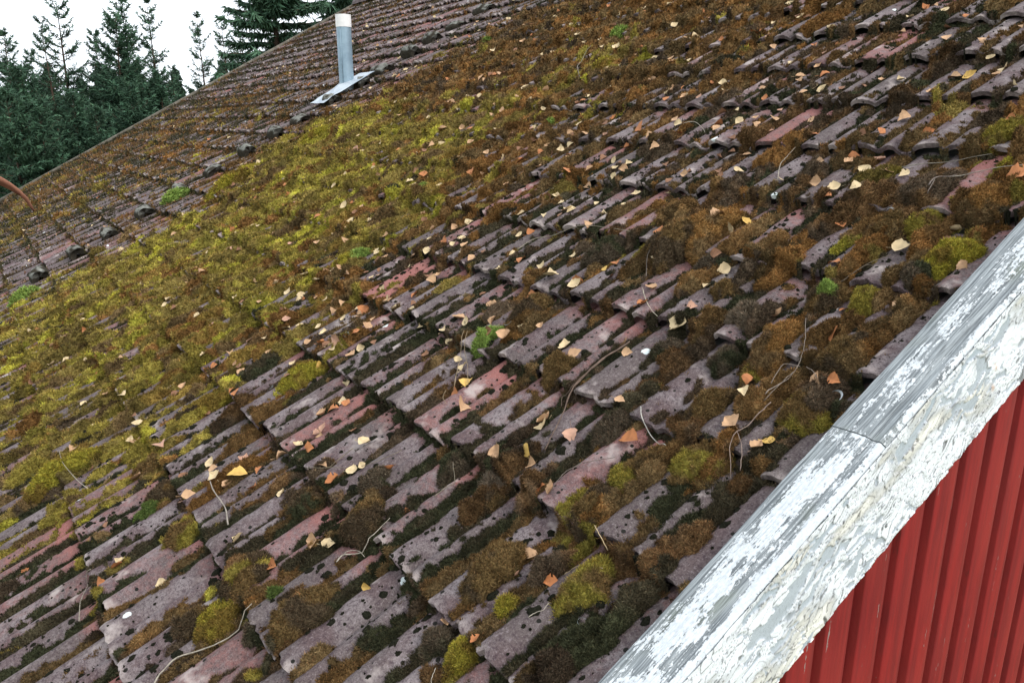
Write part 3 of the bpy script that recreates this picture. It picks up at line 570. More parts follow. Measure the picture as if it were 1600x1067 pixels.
# hand-placed cushions: px, py, radius px, kind, elongation
K = dict(brown=((110, 90, 58), (82, 70, 54)), olive=((136, 126, 58), (108, 88, 56)), yellow=((146, 138, 54), (120, 102, 50)), lime=((130, 154, 78), (106, 124, 60)), dark=((90, 80, 66), (64, 66, 48)), grey=((118, 106, 90), (94, 84, 70)), rust=((142, 108, 64), (110, 90, 62)), green=((112, 140, 70), (84, 100, 52)))
CL = [(696,708,28,'dark',1.5,'dark brown moss cushion above the grey dry tuft in the centre of the roof'),(756,880,42,'brown',1.35,'big brown and olive moss cushion on a grey tile, left of its olive twin'),
(902,896,42,'olive',1.3,'big olive brown moss dome nearest the lower end of the white capping board'),(781,930,17,'yellow',1.1,'small yellow green moss cushion between the two big brown domes near the bottom edge'),
(702,1003,30,'yellow',1.3,'yellow green moss cushion with brown top at the bottom edge'),(662,983,27,'dark',1.2,'dark brown moss cushion left of the yellow one at the bottom edge'),
(455,955,48,'brown',1.2,'wide brown moss cushion beneath the green tuft, bottom left centre'),(422,915,13,'green',1.0,'small fresh green tuft on the wide brown cushion'),
(561,806,34,'brown',1.3,'brown moss cushion right of the curled pale twig'),(576,742,28,'dark',1.3,'grey brown moss pad below the curled orange leaf'),(467,768,32,'brown',1.2,'dark brown moss mound left of the curled orange leaf'),
(748,768,24,'brown',1.1,'brown moss tuft just below the grey dry tuft'),(767,732,30,'grey',1.15,'grey brown tuft of dried moss in the middle of the roof'),(921,783,34,'brown',1.4,'rusty brown moss ridge below two crumpled orange leaves'),
(975,732,32,'olive',1.5,'olive moss ridge beside the grey tile with the white lichen ring'),(1085,705,48,'olive',1.25,'broad olive moss dome close to the white capping board'),(1010,702,32,'brown',1.3,'brown moss hump left of the broad olive dome'),
(326,945,32,'yellow',1.35,'tall yellow green moss cushion above the long pale twig'),(277,960,27,'brown',1.3,'brown moss cushion left of the tall yellow green one'),(270,817,28,'olive',1.2,'olive brown moss cushion hanging over a grey tile, lower left'),
(225,710,28,'olive',1.4,'olive moss cushion right of a cream leaf, left side'),(90,735,34,'yellow',1.5,'yellow moss bank at the left edge'),(86,783,22,'yellow',1.1,'round yellow green cushion at the end of the moss bank, left edge'),
(219,787,22,'green',1.1,'fresh green rounded cushion above the white lichen spots'),(242,760,30,'brown',1.2,'brown moss pad right behind the fresh green cushion'),(375,892,33,'brown',1.2,'brown moss mound at the foot of a grey tile, lower left'),(385,965,30,'dark',1.2,'dark moss cushion touching the upper end of the long pale twig'),
(1055,372,40,'brown',1.4,'brown moss dome at the left of the large rusty bank'),(1095,350,42,'rust',1.5,'large rusty orange moss bank below three pale leaves'),(1120,385,34,'dark',1.4,'dark brown hump on the near side of the rusty bank'),
(1126,540,25,'dark',1.1,'round dark moss ball on a purple tile'),(1208,521,30,'rust',1.7,'long rusty yellow moss ridge right of the round dark ball'),(1171,561,22,'olive',1.3,'small olive cushion at the lower end of the long rusty ridge'),
(1321,540,34,'brown',1.3,'brown moss dome beside a worn red tile near the capping board'),(1246,626,42,'olive',1.35,'large olive moss dome beneath the pale feather-like leaf'),(1167,484,27,'grey',1.1,'grey brown rounded moss dome left of a tan leaf'),
(1100,622,30,'brown',1.6,'brown moss ridge left of a grey tile with one black dot'),(950,645,34,'dark',1.3,'dark moss mound behind the crumpled orange leaf'),(1032,529,22,'dark',1.3,'dark moss tuft below the large cream leaf'),
(867,562,26,'brown',1.1,'brown moss cushion below a yellow leaf and a tan leaf'),(1287,446,36,'brown',1.3,'brown moss dome with a lime spot on its side'),(1289,446,13,'lime',1.0,'bright lime spot growing on a brown dome'),
(1347,450,30,'olive',1.2,'olive moss cushion right of the dome with the lime spot'),(1126,437,23,'brown',1.1,'round brown cushion with a small pale leaf on its left'),(822,469,30,'brown',1.2,'rusty brown round cushion left of a red tile corner'),
(1006,378,25,'olive',1.2,'olive brown cushion left of a thin arching twig'),(935,380,32,'dark',1.3,'dark brown cushion left of a pink tile'),
(1480,385,36,'yellow',1.3,'yellow green moss dome above the red tile by the white boards'),(1440,330,34,'olive',1.3,'olive moss cushion beneath a small brown leaf, right side'),(1390,335,36,'brown',1.3,'brown moss mound left of the small white curl, right side'),
(1570,195,32,'olive',1.3,'rusty olive dome at the right edge'),(1582,240,26,'yellow',1.2,'yellow green cushion below the rusty dome, right edge'),(1545,300,36,'rust',1.3,'rusty brown mound above the yellow green dome, right edge'),
(552,392,19,'lime',1.15,'bright lime tuft above the bare pink tiles'),(535,402,20,'yellow',1.2,'yellow green cushion wrapped around the bright lime tuft'),(754,519,19,'lime',1.5,'bright lime tuft between two tan leaves in the centre'),
(855,184,9,'lime',1.0,'tiny lime tuft among leaves, upper centre'),(658,288,9,'lime',1.1,'pale lime ball of moss left of the pink tiles, upper centre'),(758,57,9,'lime',1.2,'pale lime tuft next to the uppermost step tiles'),
(940,96,20,'yellow',1.3,'bright yellow streak of moss near the top'),(965,46,9,'lime',1.3,'pale green lichen tuft above the yellow streak'),(362,278,24,'yellow',1.8,'lime yellow moss mat right of the step tiles'),
(270,304,15,'lime',1.3,'pale lime pad touching the step tiles on the left'),(490,210,22,'yellow',1.6,'yellow green moss bank below the vent pipe'),(33,458,14,'lime',1.2,'bright green tuft at the left edge below the step tiles'),
(466,575,34,'yellow',1.2,'yellow green cushion carrying a yellow leaf'),(316,620,26,'yellow',1.7,'long yellow green cushion above the grey tiles on the left'),(400,525,24,'rust',1.3,'rust brown cushion with olive side, left centre'),
(1310,620,22,'dark',1.2,'dark brown pad between the large olive dome and the capping board'),(640,300,20,'olive',1.4,'olive cushion left of the pale lime ball'),(1430,415,24,'dark',1.2,'greyish dark cushion below the yellow green dome')]
seen = set(); cid = 0
for (px_, py_, rp, kd, el, lb) in CL:
    u, v, d = on_roof(px_, py_, .02); r = rp * d / F * .92
    if u > -.93 - r * .6: u = -.93 - r * .6
    hgt = r * (.62 if rp > 15 else .8); hgt = min(hgt, .105)
    CUSH.append((u, v, r, el, hgt + .022))
for idx, (px_, py_, rp, kd, el, lb) in enumerate(CL):
    u, v, r, el, hg_ = CUSH[idx]; d = float(dist(u, v)); cid += 1
    base = -TD * float(tile_ij(np.array([u]), np.array([v]))[3][0]) - .022
    n1, n2 = 30, 44; V = []; rr = np.linspace(0, 1, n1) ** .8; an = np.linspace(0, 2 * math.pi, n2, endpoint=False); R_, A_ = np.meshgrid(rr, an, indexing='ij')
    wob = 1 + .85 * (fbm(np.cos(A_) * 1.6 + idx * 5.1, np.sin(A_) * 1.6, 200 + idx, 3) - .5) * 2 * R_ + .08 * (fbm(np.cos(A_) * 5 + idx, np.sin(A_) * 5, 300, 2) - .5) * R_
    du, dv = R_ * np.cos(A_) * r * wob, R_ * np.sin(A_) * r * (el + .15) * wob
    if idx and kd in ('lime', 'green') and any(((u - q[0]) / q[2]) ** 2 + ((v - q[1]) / (q[2] * q[3])) ** 2 < 1 for q in CUSH if q[2] > r * 1.3):
        base += max(q[4] * math.sqrt(max(0, 1 - ((u - q[0]) / q[2]) ** 2 - ((v - q[1]) / (q[2] * q[3])) ** 2)) for q in CUSH if q[2] > r * 1.3) - hg_ * .45
    hz = hg_ * np.clip(1 - R_ ** 2.2, 0, 1) ** .58 + (fbm((u + du) / .02, (v + dv) / .02, 81, 3) - .5) * .014 * (1 - R_ * .6) + (fbm((u + du) / .05, (v + dv) / .05, 83, 2) - .5) * .022 * (1 - R_)
    hz = hz + (.45 - worley((u + du) / .026, (v + dv) / .032, 145)[0]) * .024 * (1 - R_ ** 3); hz = np.where(R_ > .995, -.02, hz)
    Pm = P3(u + du, v + dv, base + hz); c1, c2 = S(*K[kd][0]), S(*K[kd][1])
    q = sstep(.42, .6, fbm((u + du) / .055 + idx, (v + dv) / .06, 400, 3))[..., None]
    if kd in ('lime',): q = q * .4
    C_ = (c1 * (1 - q) + c2 * q) * (.8 + .4 * fbm((u + du) / .012, (v + dv) / .012, 410, 2)[..., None])
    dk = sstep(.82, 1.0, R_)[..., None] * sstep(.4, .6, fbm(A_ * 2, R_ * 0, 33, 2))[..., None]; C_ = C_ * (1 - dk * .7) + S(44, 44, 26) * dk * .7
    ii, jj = np.meshgrid(np.arange(n1 - 1), np.arange(n2), indexing='ij'); a_ = (ii * n2 + jj).ravel(); b_ = (ii * n2 + (jj + 1) % n2).ravel()
    Fq = np.stack([a_, a_ + n2, b_ + n2, b_], 1); Pv = Pm.reshape(-1, 3); Cv = C_.reshape(-1, 3)
    # blades
    q0, q1, q3 = Pv[Fq[:, 0]], Pv[Fq[:, 1]], Pv[Fq[:, 3]]; nn = np.cross(q1 - q0, Pv[Fq[:, 2]] - q0) + np.cross(Pv[Fq[:, 2]] - q0, q3 - q0); ar = np.linalg.norm(nn, axis=1) / 2 + 1e-12; nn = nn / (2 * ar[:, None]); nn = np.where((nn @ NX)[:, None] < 0, -nn, nn)
    cnt = int(min(9000, ar.sum() / (d * d) * 1.1e6)); pk = RNG.choice(len(Fq), cnt, p=ar / ar.sum()); a1, a2 = RNG.random(cnt)[:, None], RNG.random(cnt)[:, None]
    Pb = Pv[Fq[pk, 0]] * (1 - a1) * (1 - a2) + Pv[Fq[pk, 1]] * a1 * (1 - a2) + Pv[Fq[pk, 2]] * a1 * a2 + Pv[Fq[pk, 3]] * (1 - a1) * a2
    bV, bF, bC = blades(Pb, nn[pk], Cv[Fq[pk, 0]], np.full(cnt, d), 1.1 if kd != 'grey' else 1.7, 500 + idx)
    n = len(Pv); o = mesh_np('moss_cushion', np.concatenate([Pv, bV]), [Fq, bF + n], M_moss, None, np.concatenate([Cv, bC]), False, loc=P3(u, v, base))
    fl_ = np.zeros(len(o.data.polygons), bool); fl_[:len(Fq)] = True; o.data.polygons.foreach_set('use_smooth', fl_)
    tag(o, lb, 'moss', 'rounded moss cushions on the roof')

# ------------------------------------------------------------------ the moss carpet
def moss_carpet():
    VV, FF, CC_ = [], [], []; bVs, bFs, bCs = [], [], []; n = 0; nb_ = 0
    su, sv = .5, .5
    for ua in np.arange(U_FAR + .05, U_NEAR, su):
        for va in np.arange(V_EAVE + .1, V_RIDGE - .12, sv):
            ub_ = min(ua + su, U_NEAR); vb__ = min(va + sv, V_RIDGE - .1)
            cu_, cv_ = np.meshgrid(np.linspace(ua, ub_, 4), np.linspace(va, vb__, 4)); vis = inview(cu_, cv_, 150).any(); d = float(dist(cu_, cv_).min())
            res = np.clip(.0017 * d, .0042, .03) if vis else .04
            us = np.linspace(ua, ub_, max(3, int((ub_ - ua) / res) + 1)); vs_ = np.linspace(va, vb__, max(3, int((vb__ - va) / (res * 1.15)) + 1))
            ug, vg = np.meshgrid(us, vs_, indexing='ij'); z, col, k = moss(ug, vg); th_ = tile_h(ug, vg)
            on = z > th_ - .0015
            f = grid_faces(len(us), len(vs_)); onf = on.ravel(); keep = onf[f].sum(1) >= 2; f = f[keep]
            if not len(f): continue
            zz = np.maximum(z, th_ - .006); P = P3(ug, vg, zz).reshape(-1, 3); usedv = np.unique(f); mp = -np.ones(len(P), int); mp[usedv] = np.arange(len(usedv))
            f = mp[f]; P = P[usedv]; Cv = col.reshape(-1, 3)[usedv]
            VV.append(P); FF.append(f + n); CC_.append(Cv); n += len(P)
            if not vis: continue
            q0, q1, q2, q3 = P[f[:, 0]], P[f[:, 1]], P[f[:, 2]], P[f[:, 3]]; nn = np.cross(q1 - q0, q2 - q0) + np.cross(q2 - q0, q3 - q0); ar = np.linalg.norm(nn, axis=1) / 2 + 1e-12
            nn = nn / (2 * ar[:, None]); nn = np.where((nn @ NX)[:, None] < 0, -nn, nn)
            onb = inview((ua + ub_) / 2, (va + vb__) / 2, 400)
            pc = P.mean(0); dm = float(dist((ua + ub_) / 2, (va + vb__) / 2)); cnt = int(ar.sum() / (dm * dm) * 8.5e5 * (1 if dm < 5 else .8)); 
            if cnt < 1: continue
            pk = RNG.choice(len(f), cnt, p=ar / ar.sum()); a1, a2 = RNG.random(cnt)[:, None], RNG.random(cnt)[:, None]
            Pb = q0[pk] * (1 - a1) * (1 - a2) + q1[pk] * a1 * (1 - a2) + q2[pk] * a1 * a2 + q3[pk] * (1 - a1) * a2
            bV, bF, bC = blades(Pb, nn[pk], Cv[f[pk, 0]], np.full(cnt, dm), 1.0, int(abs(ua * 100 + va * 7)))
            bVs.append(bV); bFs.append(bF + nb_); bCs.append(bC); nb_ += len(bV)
    rg = np.random.default_rng(4); m = 26000; du = rg.uniform(-5.5, -.95, m); dv = rg.uniform(-1.2, 4.2, m)
    cl = fbm(du * 5, dv * 5, 501, 2); r_ = .0028 + .0115 * rg.random(m) ** 4.5; ok = inview(du, dv, 60) & (rg.random(m) < sstep(.42, .68, cl) * .75 + .05) & (dist(du, dv) < 6)
    du, dv, r_ = du[ok], dv[ok], r_[ok]; ok = moss(du, dv)[0] < tile_h(du, dv); du, dv, r_ = du[ok], dv[ok], r_[ok]; m = len(du)
    an = np.linspace(0, 2 * math.pi, 11)[:-1]; rings = [(1.0, -.003), (.85, .30), (.5, .52)]; wob = 1 + .6 * (rg.random((m, 10)) - .5); Vd = []
    for rr, hh in rings:
        ru = du[:, None] + r_[:, None] * rr * np.cos(an) * wob; rv = dv[:, None] + r_[:, None] * rr * np.sin(an) * wob * 1.25
        Vd.append(P3(ru, rv, tile_h(ru, rv) + r_[:, None] * hh))
    Vd.append(P3(du, dv, tile_h(du, dv) + r_ * .58)[:, None]); Vd = np.concatenate(Vd, 1); o31 = np.arange(m)[:, None] * 31; q_ = np.arange(10); q2 = (q_ + 1) % 10
    fd = np.concatenate([np.stack([o31 + a * 10 + q_, o31 + a * 10 + q2, o31 + (a + 1) * 10 + q2, o31 + (a + 1) * 10 + q_], -1).reshape(-1, 4) for a in (0, 1)])
    td = np.stack([o31 + 20 + q_, o31 + 20 + q2, o31 + 30 + q_ * 0], -1).reshape(-1, 3)
    VV.append(Vd.reshape(-1, 3)); FF.append(fd + n); CC_.append(np.tile(S(34, 34, 26), (m * 31, 1))); TD_ = td + n; n += m * 31; print('dots', m)
    bl = blades(np.repeat(Vd[:, 30], 14, 0) + np.repeat(r_, 14)[:, None] * (rg.random((m * 14, 3)) - .5) * 1.1, np.tile(NX, (m * 14, 1)), np.tile(S(36, 38, 26), (m * 14, 1)), np.full(m * 14, 2.2), .45, 77)
    bVs.append(bl[0]); bFs.append(bl[1] + nb_); bCs.append(bl[2]); nb_ += len(bl[0])
    print('carpet verts', n, 'blade tris', nb_ // 3)
    V = np.concatenate(VV + bVs); C = np.concatenate(CC_ + bCs); fq = np.concatenate(FF); ft = np.concatenate([np.concatenate(bFs) + n, TD_])
    o = mesh_np('moss_carpet', V, [fq, ft], M_moss, None, C); fl_ = np.zeros(len(o.data.polygons), bool); fl_[:len(fq)] = True; o.data.polygons.foreach_set('use_smooth', fl_)
    return tag(o, 'brown, olive and yellow green moss spread over the roof tiles', 'moss', kind='stuff')
moss_carpet()

# ------------------------------------------------------------------ fallen leaves
LEAFC = dict(tan=(178, 142, 108), cream=(194, 172, 134), yellow=(192, 156, 84), orange=(168, 108, 66), brown=(124, 88, 64), pink=(174, 134, 112))
def leaf_mesh(kind, var):
    rg = random.Random(hash((len(kind) * 31 + var * 7 + ord(kind[0]))) & 0xffff); nL, nW = 9, 5; V = []; C = []
    wd = rg.uniform(.36, .50); curl = rg.uniform(-.9, 1.5); fold = rg.uniform(.1, .95); tw = rg.uniform(-1.0, 1.0); skew = rg.uniform(-.1, .1)
    prf = [0.05, .55, .92, 1.0, .92, .74, .50, .25, 0.02]; base = S(*LEAFC[kind])
    for i in range(nL):
        t_ = i / (nL - 1); w = prf[i] * wd * (1 + (.10 if i % 2 else -.06))
        for j in range(nW):
            y_ = (j / (nW - 1) * 2 - 1); x_ = t_ - .5; yy = y_ * w + skew * math.sin(t_ * 3)
            z_ = .20 * curl * ((t_ - .5) * 2) ** 2 + fold * abs(y_ * w) * .8 + tw * (t_ - .5) * y_ * w + rg.uniform(-.018, .018)
            V.append((x_, yy, z_)); k_ = .85 + .3 * rg.random() - (.14 if j == 2 else 0); k_ *= (.78 if (abs(y_) == 1 or i == nL - 1) and rg.random() < .35 else 1); C.append(base * k_)
    Fq = [tuple(x) for x in grid_faces(nL, nW)]
    if rg.random() < .5: Fq = [f for q, f in enumerate(Fq) if q != rg.choice((4, 8, 28, 31))]
    n = len(V); s_ = .012; V += [(-.5, -s_, 0), (-.5, s_, 0), (-.86, s_, .06 + .08 * rg.random()), (-.86, -s_, .06)]; C += [base * .6] * 4; Fq.append((n, n + 1, n + 2, n + 3))
    o = mesh_np('birch_leaf', V, [Fq], M_leaf, None, np.array(C), True); me = o.data; bpy.data.objects.remove(o); return me
LM = {k: [leaf_mesh(k, v) for v in range(5)] for k in LEAFC}
def add_leaf(px_, py_, kind, size_px, label, rg, uv_=None):
    if uv_: u, v = uv_; d = float(dist(u, v))
    else: u, v, d = on_roof(px_, py_, .015)
    if u > -.95: u = -.95
    z = surf_z(u, v) + .005; size = min(max(size_px * d / F * 1.22, .026), .068)
    o = bpy.data.objects.new('birch_leaf', rg.choice(LM[kind])); COL.objects.link(o)
    fr = Matrix((UX, VX, NX)).transposed().to_4x4()
    o.matrix_world = Matrix.Translation(P3(u, v, z + size * .08)) @ fr @ Matrix.Rotation(rg.uniform(0, 6.28), 4, 'Z') @ Matrix.Rotation(rg.gauss(0, .38), 4, 'X') @ Matrix.Rotation(rg.gauss(0, .30), 4, 'Y') @ Matrix.Diagonal((size, size, size, 1))
    tag(o, label, 'leaf', 'fallen birch leaves on the roof'); return o
LL = [  # px, py, colour, size px, label
(1055,500,'cream',30,'large cream leaf right of the centre, the palest and widest of the near leaves'),(974,672,'orange',34,'large crumpled orange leaf in front of the dark moss mound'),
(495,562,'yellow',18,'yellow leaf lying on the yellow green cushion left of centre'),(528,580,'cream',12,'small cream leaf at the end of a grey speckled tile, right of the yellow leaf'),(702,598,'orange',20,'orange tan leaf caught under the thin stalks in the centre'),
(724,580,'yellow',24,'folded golden leaf just above the orange tan leaf in the centre'),(717,626,'tan',24,'tan leaf across a grey roll below the centre stalks'),(493,662,'pink',24,'broad pinkish leaf on a red roll left of centre'),
(498,637,'tan',18,'tan leaf in the groove just above the broad pinkish leaf'),(512,628,'orange',17,'orange leaf touching the tan leaf above the pinkish one'),(561,679,'cream',20,'creamy crumpled leaf on a purple roll with a white dot beside it'),
(432,699,'tan',18,'tan leaf at the lower end of the red tile, left of centre'),(460,689,'cream',14,'small cream leaf right beside the tan leaf on the red tile end'),(499,719,'tan',18,'tan leaf above a paler one on the purple tile edge'),
(486,730,'cream',14,'pale leaf below the tan one on the purple tile edge'),(546,727,'cream',18,'greyish cream leaf left of the curled orange leaf'),(559,720,'cream',12,'small pale leaf between the greyish one and the curled orange one'),(599,720,'orange',24,'curled orange leaf above the grey brown moss pad'),
(776,700,'tan',22,'tan leaf on the left edge of the grey dry tuft'),(820,703,'yellow',24,'golden leaf of a pair right of the grey dry tuft'),(824,716,'tan',20,'lower tan leaf of the pair right of the dry tuft'),(845,641,'tan',24,'tan leaf upper of two on the pale pink tile below the branching twig'),
(842,652,'cream',22,'lower pale leaf of two on the pink tile below the branching twig'),(887,665,'pink',24,'upright pinkish leaf with a long stalk, left of the dark mound'),(970,628,'tan',16,'small tan leaf on top of the dark mound'),(878,526,'cream',20,'cream leaf above the brown cushion, left of the branching twig'),
(893,541,'tan',20,'tan leaf just below the cream one above the brown cushion'),(968,517,'tan',22,'tan leaf at the upper tip of the branching twig'),(976,540,'tan',16,'small leaf right of the branching twig, under its tip'),(786,519,'tan',20,'tan leaf at the right end of the bright lime tuft'),
(773,506,'pink',12,'small pinkish leaf behind the lime tuft'),(691,514,'cream',11,'small cream leaf alone on a grey roll left of the lime tuft'),(649,494,'cream',12,'small cream leaf in a dark gutter, second left of the lime tuft'),(711,489,'tan',18,'tan leaf up the slope from the lime tuft'),
(727,495,'cream',15,'cream leaf right beside the tan leaf up the slope from the lime tuft'),(766,490,'tan',15,'small tan leaf left of the pale ring on the red tile'),(859,423,'cream',24,'slanting cream leaf on the pink tile right of the rusty round cushion'),(893,427,'orange',22,'orange leaf lying over a pale one, centre right'),
(896,436,'cream',20,'pale leaf under the orange one, centre right'),(819,442,'orange',16,'orange leaf beside the rusty brown round cushion'),(812,396,'orange',16,'orange leaf on a grey roll above the round cushion'),(842,405,'cream',14,'cream leaf right of the orange leaf on the grey roll'),
(959,397,'orange',16,'small orange leaf left of the arching twig'),(939,408,'yellow',12,'narrow yellow leaf standing left of the small orange one'),(757,459,'tan',11,'small tan leaf on the brown moss above the lime tuft'),(724,450,'cream',12,'pale slim leaf at the left end of the moss above the lime tuft'),
(668,427,'tan',16,'tan leaf at the right of the bare pink tiles'),(588,419,'tan',15,'tan leaf resting on the upper edge of the bare pink tiles'),(595,446,'cream',11,'small pale leaf below the bare pink tiles'),(490,434,'cream',13,'round cream leaf left of the bare pink tiles'),
(475,424,'cream',14,'slim cream leaf upslope of the round cream one'),(442,480,'tan',13,'tan round leaf on olive moss left of centre'),(448,499,'pink',12,'pinkish leaf just below the tan round one'),(526,536,'pink',18,'pink tan leaf left of the grey curled ring'),
(555,517,'orange',12,'small orange leaf right of the grey curled ring'),(561,468,'orange',18,'orange leaf on the rusty hump below the pink tiles'),(1208,475,'tan',22,'tan leaf right of the grey brown dome'),(1296,511,'orange',26,'golden orange leaf at the lower end of a grey tile near the right'),
(1126,406,'cream',18,'upright cream leaf above the round brown cushion'),(1101,436,'cream',13,'small cream leaf touching the left of the round brown cushion'),(1139,346,'cream',22,'cream leaf in the middle of three on the rusty bank'),(1121,343,'tan',22,'tan leaf leftmost of three on the rusty bank'),
(1162,334,'yellow',17,'yellowish leaf rightmost of three on the rusty bank'),(1142,325,'pink',14,'pinkish leaf behind the three on the rusty bank'),(1023,409,'tan',20,'tan leaf on a red roll between two dark cushions'),(1016,439,'tan',18,'dull tan leaf on a pinkish tile beside a forked stalk'),
(1002,467,'orange',15,'orange leaf on a twig over a dark gutter'),(1079,471,'pink',14,'pinkish leaf lying flat on a purple roll'),(809,328,'cream',14,'cream leaf left of two on the grey rolls, upper centre'),(889,319,'cream',14,'cream leaf on grey rolls, right of another cream leaf'),
(937,320,'cream',13,'pale leaf nearest the pink tile, upper centre'),(1164,618,'cream',18,'pointed cream leaf at the foot of the tile with one black dot'),(1139,653,'tan',26,'wide tan leaf on a red roll close to the white boards'),(1194,679,'yellow',22,'golden leaf right one of the pair beside the capping board'),
(1179,687,'tan',20,'tan leaf left one of the pair beside the capping board'),(1164,583,'orange',16,'small orange leaf at the end of the small olive cushion'),(1278,588,'tan',20,'narrow tan leaf on top of the large olive dome'),(1301,587,'orange',18,'orange leaf behind the pale feather-like curl'),
(1317,467,'orange',16,'orange leaf standing at the end of a purple tile, right'),(1407,372,'cream',24,'cream leaf in a hollow between the brown and olive mounds, right'),(1491,332,'cream',17,'pale leaf on the olive moss, right side'),(1472,352,'brown',20,'dull brown leaf sunk in the yellow green moss, right side'),
(1504,402,'tan',17,'tan leaf at the end of the yellow green dome'),(1413,466,'orange',22,'dark orange leaf against the tile near the white boards'),(1400,462,'tan',16,'tan leaf partly beneath the dark orange one near the boards'),(1410,257,'cream',15,'cream leaf right of the small dark red twig'),
(1387,256,'tan',12,'tan leaf touching the cream one, upper right'),(1272,274,'tan',16,'tan leaf at the left edge of the long red tile'),(1222,269,'cream',14,'cream leaf on a grey tile, upper right'),(1299,279,'cream',18,'cream leaf lying over the long red tile'),(1290,297,'orange',13,'orange leaf below the long red tile'),
(1582,188,'orange',16,'orange leaf standing on the dome at the right edge'),(1590,277,'orange',30,'large orange leaf at the right edge'),(1301,402,'orange',18,'orange brown leaf in pieces beside a dark hump, right'),(1515,104,'yellow',18,'lemon yellow leaf, the brightest at the upper right'),(1490,104,'tan',17,'tan leaf just left of the lemon yellow one'),
(1180,52,'orange',20,'orange leaf upper right of the middle top'),(1247,9,'pink',14,'pink leaf at the top edge'),(1251,20,'cream',12,'cream leaf below the pink one at the top edge'),(1249,110,'tan',14,'tan leaf left of the grey gutter, upper right'),(1125,122,'cream',13,'cream leaf on the grey tile, top middle'),
(1115,182,'orange',24,'orange leaf in the hollow above the pale leaf, upper right middle'),(1154,185,'cream',13,'pale leaf right of the hollow with the orange leaf'),(996,196,'orange',20,'orange leaf in the middle of the upper roof'),(964,75,'cream',12,'cream leaf right of the yellow moss streak'),
(1087,55,'cream',16,'cream leaf at the end of a pink tile near the top'),(810,246,'orange',13,'orange leaf on the rusty moss, upper centre'),(979,246,'cream',12,'pale leaf on a purple roll, upper centre right'),(971,256,'tan',13,'tan leaf just below the pale leaf on the purple roll'),(1149,256,'cream',15,'cream leaf below the red tiles, upper right'),
(885,232,'orange',14,'orange tan leaf between brown tufts, upper centre'),(32,760,'tan',13,'tan leaf at the left edge above the yellow bank end'),(114,701,'tan',13,'tan leaf on the yellow moss bank, left'),(202,736,'tan',18,'split tan leaf right of the yellow moss bank'),(159,743,'cream',13,'small cream leaf on a grey tile by the split leaf'),
(253,693,'pink',22,'long pinkish leaf across a purple roll, left'),(322,712,'cream',16,'cream leaf left of the dark green pad'),(367,734,'yellow',26,'large yellow leaf highest of the group, lower left'),(336,746,'cream',18,'cream leaf at the top of the forked dead twig'),(349,751,'tan',18,'tan leaf beneath the cream one by the forked twig'),
(388,749,'orange',18,'orange leaf right of the large yellow leaf, lower left'),(289,766,'tan',18,'tan leaf right one of two below the brown pad, lower left'),(274,766,'pink',16,'pinkish leaf left one of two below the brown pad, lower left'),(369,703,'pink',16,'pinkish leaf above the large yellow leaf'),
(431,758,'cream',15,'cream leaf beside the brown mound, lower left centre'),(174,878,'orange',18,'orange leaf at a tile end in the lower left'),(234,898,'cream',18,'slim cream leaf on a black gutter, lower left'),(364,830,'cream',20,'long cream leaf on a purple roll above the red tile'),(24,883,'orange',16,'orange brown leaf at the left edge, low down'),
(482,836,'tan',20,'tan leaf on the red tile, left one of two by the curled twig'),(504,839,'cream',20,'cream leaf right one of two by the curled twig'),(420,874,'orange',22,'bright orange leaf at the end of the red tile'),(517,746,'orange',20,'orange leaf half hidden between two brown mounds'),(467,934,'orange',16,'orange leaf on the wide brown cushion'),
(562,900,'yellow',16,'slim yellowish leaf above the white lichen patch'),(842,757,'orange',20,'crumpled orange leaf, left one of two on the rusty ridge'),(861,757,'tan',20,'tan leaf, right one of two on the rusty ridge'),(816,845,'tan',24,'ragged tan leaf on a grey tile, bottom centre'),(848,890,'orange',20,'slanting orange leaf between the two big domes'),
(797,884,'pink',15,'pinkish leaf on a roll right of the big brown dome'),(736,989,'orange',17,'orange leaf on the yellow cushion at the bottom edge'),(683,956,'tan',14,'upright tan leaf in a gap beside the dark cushion'),(625,783,'orange',14,'small orange leaf under a twig, lower centre')]
for (a, b_, kd, sz, lb) in LL: add_leaf(a, b_, kd, sz, lb, random)
# the many smaller leaves further up the roof: clusters read off the photo
rl = random.Random(5); placed = []; CLU = [(700,240,60,26),(620,330,70,30),(500,420,60,24),(850,180,60,24),(760,150,50,20),(960,40,70,20),(1080,130,60,16),(1000,260,60,12),(330,450,60,18),(250,560,70,16),(120,560,50,8),(640,130,40,14),(700,380,40,12),(880,300,50,10),(1180,190,60,12),(1300,110,70,12),(1350,200,60,8),(560,470,50,10),(470,500,40,8),(830,60,50,14),(420,300,50,14),(1050,20,50,12)]
tone = {'tan': 'tan', 'cream': 'pale cream', 'orange': 'orange', 'pink': 'pinkish', 'brown': 'brown', 'yellow': 'yellow'}
n_ind = 0; smallV = []
LMK = [('the vent pipe',541,90),('the bare pink tiles',640,418),('the bright lime tuft',552,392),('the centre lime tuft',754,519),('the tiny lime tuft',855,184),('the pale lime ball',658,288),('the bright yellow streak',940,96),('the flashing sheet',530,135),('the yellow green bank',490,210),('the uppermost step tiles',720,35),('the long red tile',1270,280),('the two red tiles',1230,180),('the pink tile patch',985,335),('the small red tiles',820,295),('the lemon yellow leaf',1515,104),('the grey curled ring',541,526),('the yellow leaf',495,562),('the long yellow cushion',316,620),('the pale lime pad',270,304),('the lime mat',362,278),('the pale lichen tuft',965,46),('the pale pink tile',1405,62),('the round cream leaf',490,434),('the grey tile rows',760,260),('the rusty cushion',400,525),('the top edge',1080,4),('the left red tiles',225,440),('the left step tiles',245,325)]
